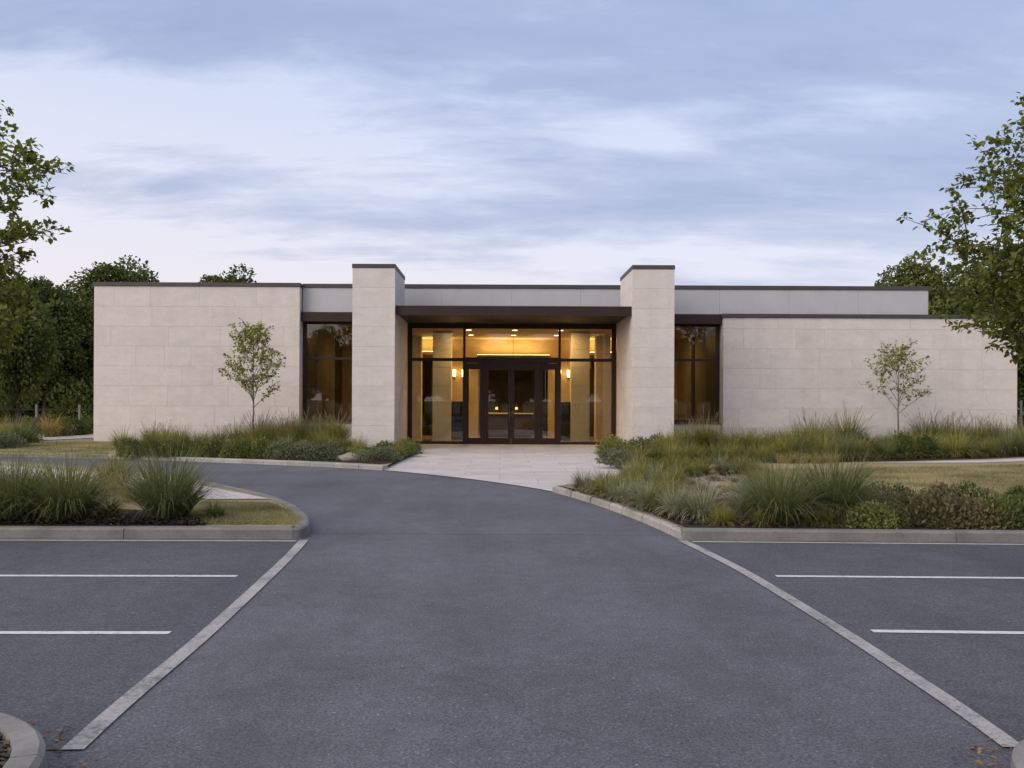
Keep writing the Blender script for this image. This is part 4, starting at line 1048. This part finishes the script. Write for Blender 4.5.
arc2 = [(2.655 + .48 * math.cos(a), 3.26 + .48 * math.sin(a)) for a in np.linspace(-.6, PI + .6, 24)]
chips("mulch", arc2, 3000, .045, .102, M["chip"], 2, "bark mulch inside the near right kerb")
strip_l = [at(-5, 525, ZT), at(205, 525.5, ZT), at(200, 521, ZT), at(-5, 521, ZT)]
chips("mulch", strip_l, 3500, .05, ZT + .008, M["chip"], 3, "bark mulch under the grasses of the left island")
strip_r = [at(692, 525.5, ZT), at(1040, 528, ZT), at(1040, 520, ZT), at(700, 520, ZT), at(640, 508, ZT), at(590, 490, ZT), at(580, 492.5, ZT), at(625, 505, ZT), at(662, 517, ZT)]
chips("mulch", strip_r, 9000, .05, ZT + .009, M["chip"], 4, "bark mulch behind the kerbs of the right island")
chips("gravel", [at(672, 494, ZT), at(680, 482, ZT), at(705, 476.5, ZT), at(745, 476.5, ZT), at(764, 484, ZT), at(755, 496, ZT), at(712, 500, ZT)], 2600, .05, ZT + .014, M["grit"], 11, "stony grit on the bare soil patch of the right bed")
ring = [(-1.79 + .0, 3.1), (-1.62, 3.1), (-1.66, 3.5), (-1.85, 3.85), (-2.1, 4.1), (-2.5, 4.25), (-2.5, 4.06), (-2.1, 3.9), (-1.86, 3.55)]
chips("leaves", ring, 90, .035, .004, M["fallen"], 5, "fallen ochre leaves lying along the near left kerb")
chips("leaves", [(-6, 3.4), (6, 3.4), (6, 9), (-6, 9)], 130, .03, .003, M["fallen"], 6, "scattered dry leaf bits on the asphalt", .15)
ring2 = [(2.05, 3.0), (1.9, 3.0), (1.9, 3.5), (2.1, 3.95), (2.5, 4.1), (2.5, 3.9), (2.2, 3.72), (2.05, 3.4)]
chips("leaves", ring2, 50, .035, .004, M["fallen"], 7, "fallen ochre leaves lying along the near right kerb")
chips("leaves", arc, 60, .045, .115, M["fallen"], 8, "fallen leaves on the mulch inside the near left kerb")

# fence beyond the far left lawn
fe = thing("rail_fence", (-24, 45.5, 0), "low rail fence with pale posts in the dark under the far left trees", "fence")
for i in range(9):
    x = -34 + i * 2.3; MB().box(x - .05, x + .05, 45.45, 45.55, 0, 1.25).build("post", M["post"], fe)
for z in (.45, .95):
    MB().box(-34, -15.6, 45.47, 45.53, z, z + .07).build("rail", M["rail"], fe)
bo = thing("bollard_light", (*at(1021, 437, .05), .05), "pale slim post beside the right end wall of the building", "post")
bx, by = bo.location.x, bo.location.y
MB().cyl((bx, by, .05), (bx, by, 1.7), .05).build("post", M["post"], bo)
MB().cyl((bx, by, 1.701), (bx, by, 1.85), .075).build("lamp_head", M["rail"], bo)

# ------------------------------------------------------------------ sky, sun
w = bpy.data.worlds.new("World"); scene.world = w; w.use_nodes = True
ns, ls = w.node_tree.nodes, w.node_tree.links
bg = ns["Background"]; bg.inputs["Strength"].default_value = .1
SUN_EL, SUN_AZ = math.radians(24), math.radians(232)
sky = N(ns, "ShaderNodeTexSky", sky_type="NISHITA"); sky.sun_disc = False
sky.sun_elevation = SUN_EL; sky.sun_rotation = SUN_AZ; sky.air_density = 1.2; sky.dust_density = 1.5; sky.ozone_density = 2
tc = N(ns, "ShaderNodeTexCoord"); sp = N(ns, "ShaderNodeSeparateXYZ"); ls.new(tc.outputs["Generated"], sp.inputs[0])
X, Y, Z = sp.outputs
zc = math_(ns, ls, "ADD", math_(ns, ls, "MAXIMUM", Z, 0.0), .20)
u = math_(ns, ls, "DIVIDE", X, zc); v = math_(ns, ls, "DIVIDE", Y, zc)
cb = N(ns, "ShaderNodeCombineXYZ"); ls.new(u, cb.inputs[0]); ls.new(v, cb.inputs[1])
def cloud(scale, sx, sy, off, detail=8, rough=.58, dist=.35):
    mp = N(ns, "ShaderNodeMapping"); mp.inputs["Scale"].default_value = (sx, sy, 1); mp.inputs["Location"].default_value = off; mp.inputs["Rotation"].default_value = (0, 0, math.radians(-1))
    ls.new(cb.outputs[0], mp.inputs[0]); return noise(ns, ls, scale, detail, rough, mp.outputs[0], dist)
c1 = cloud(.95, .50, 1.0, (3.1, 1.7, 0), 3, .5, .4); c2 = cloud(2.5, .36, 1.0, (7.3, .4, 2), 8, .58, .25); c3 = cloud(8.0, .42, 1.0, (1.3, 4.4, 5), 6, .6, .5)
el = Z
# air and thin high cloud by elevation; darker, bluer streaks of stratus in front of it
lite = ramp(ns, ls, el, [(0, (.76, .66, .685)), (.10, (.755, .69, .73)), (.22, (.68, .68, .775)), (.40, (.53, .60, .78)), (.6, (.64, .70, .80)), (1, (.95, .98, 1.05))])
lite = mixc(ns, ls, ramp(ns, ls, math_(ns, ls, "MULTIPLY_ADD", X, .8), [(0, (0, 0, 0)), (1, (1, 1, 1))]), lite, mixc(ns, ls, 1.0, lite, (.90, .955, 1.03), "MULTIPLY"))
dark = ramp(ns, ls, el, [(0, (.60, .575, .66)), (.10, (.50, .52, .655)), (.22, (.362, .415, .595)), (.40, (.298, .363, .565)), (.6, (.42, .49, .63)), (1, (.80, .86, .98))])
kk = math_(ns, ls, "ADD", math_(ns, ls, "ADD", math_(ns, ls, "MULTIPLY", c1, .42), math_(ns, ls, "MULTIPLY", c2, .42)), math_(ns, ls, "MULTIPLY", c3, .16))
bias = ramp(ns, ls, el, [(0, (0, 0, 0)), (.16, (.01, .01, .01)), (.205, (.125, .125, .125)), (.255, (.135, .135, .135)), (.295, (.075, .075, .075)), (.35, (.13, .13, .13)), (1, (.12, .12, .12))])
kk = math_(ns, ls, "ADD", kk, math_(ns, ls, "SUBTRACT", bias, .03))
kk = math_(ns, ls, "ADD", kk, math_(ns, ls, "MULTIPLY", X, .05))
dark = mixc(ns, ls, 1.0, dark, ramp(ns, ls, c2, [(.34, (1.12, 1.10, 1.06)), (.5, (1, 1, 1)), (.66, (.88, .90, .93))]), "MULTIPLY")
sky_c = mixc(ns, ls, ramp(ns, ls, kk, [(.485, (0, 0, 0)), (.53, (.45, .45, .45)), (.57, (.78, .78, .78)), (.66, (1, 1, 1))]), lite, dark)
sd = (math.sin(SUN_AZ) * math.cos(SUN_EL), math.cos(SUN_AZ) * math.cos(SUN_EL), math.sin(SUN_EL))
dp = N(ns, "ShaderNodeVectorMath", operation="DOT_PRODUCT"); ls.new(tc.outputs["Generated"], dp.inputs[0]); dp.inputs[1].default_value = sd
gm = math_(ns, ls, "POWER", math_(ns, ls, "MAXIMUM", dp.outputs["Value"], 0.0), 2.0)
sky_c = mixc(ns, ls, math_(ns, ls, "MULTIPLY", gm, .9), sky_c, (1.5, 1.30, 1.22))
sc10 = N(ns, "ShaderNodeVectorMath", operation="SCALE"); ls.new(sky_c, sc10.inputs[0]); sc10.inputs["Scale"].default_value = 10.0
fin = mixc(ns, ls, .88, sky.outputs[0], sc10.outputs[0])
ls.new(fin, bg.inputs["Color"])
sun = bpy.data.lights.new("sun", "SUN"); sun.energy = 1.3; sun.angle = math.radians(50); sun.color = (1.0, .90, .84)
so = bpy.data.objects.new("sun", sun); COL.objects.link(so)
so.rotation_euler = Vector(sd).to_track_quat("Z", "Y").to_euler()

# ------------------------------------------------------------------ render settings
vs = scene.view_settings; vs.view_transform = "Standard"; vs.look = "None"; vs.gamma = 1; vs.exposure = 0.36
scene.render.engine = "CYCLES"; cy = scene.cycles
cy.use_denoising = True; cy.max_bounces = 8; cy.transparent_max_bounces = 16; cy.sample_clamp_indirect = 4; cy.caustics_reflective = False; cy.caustics_refractive = False
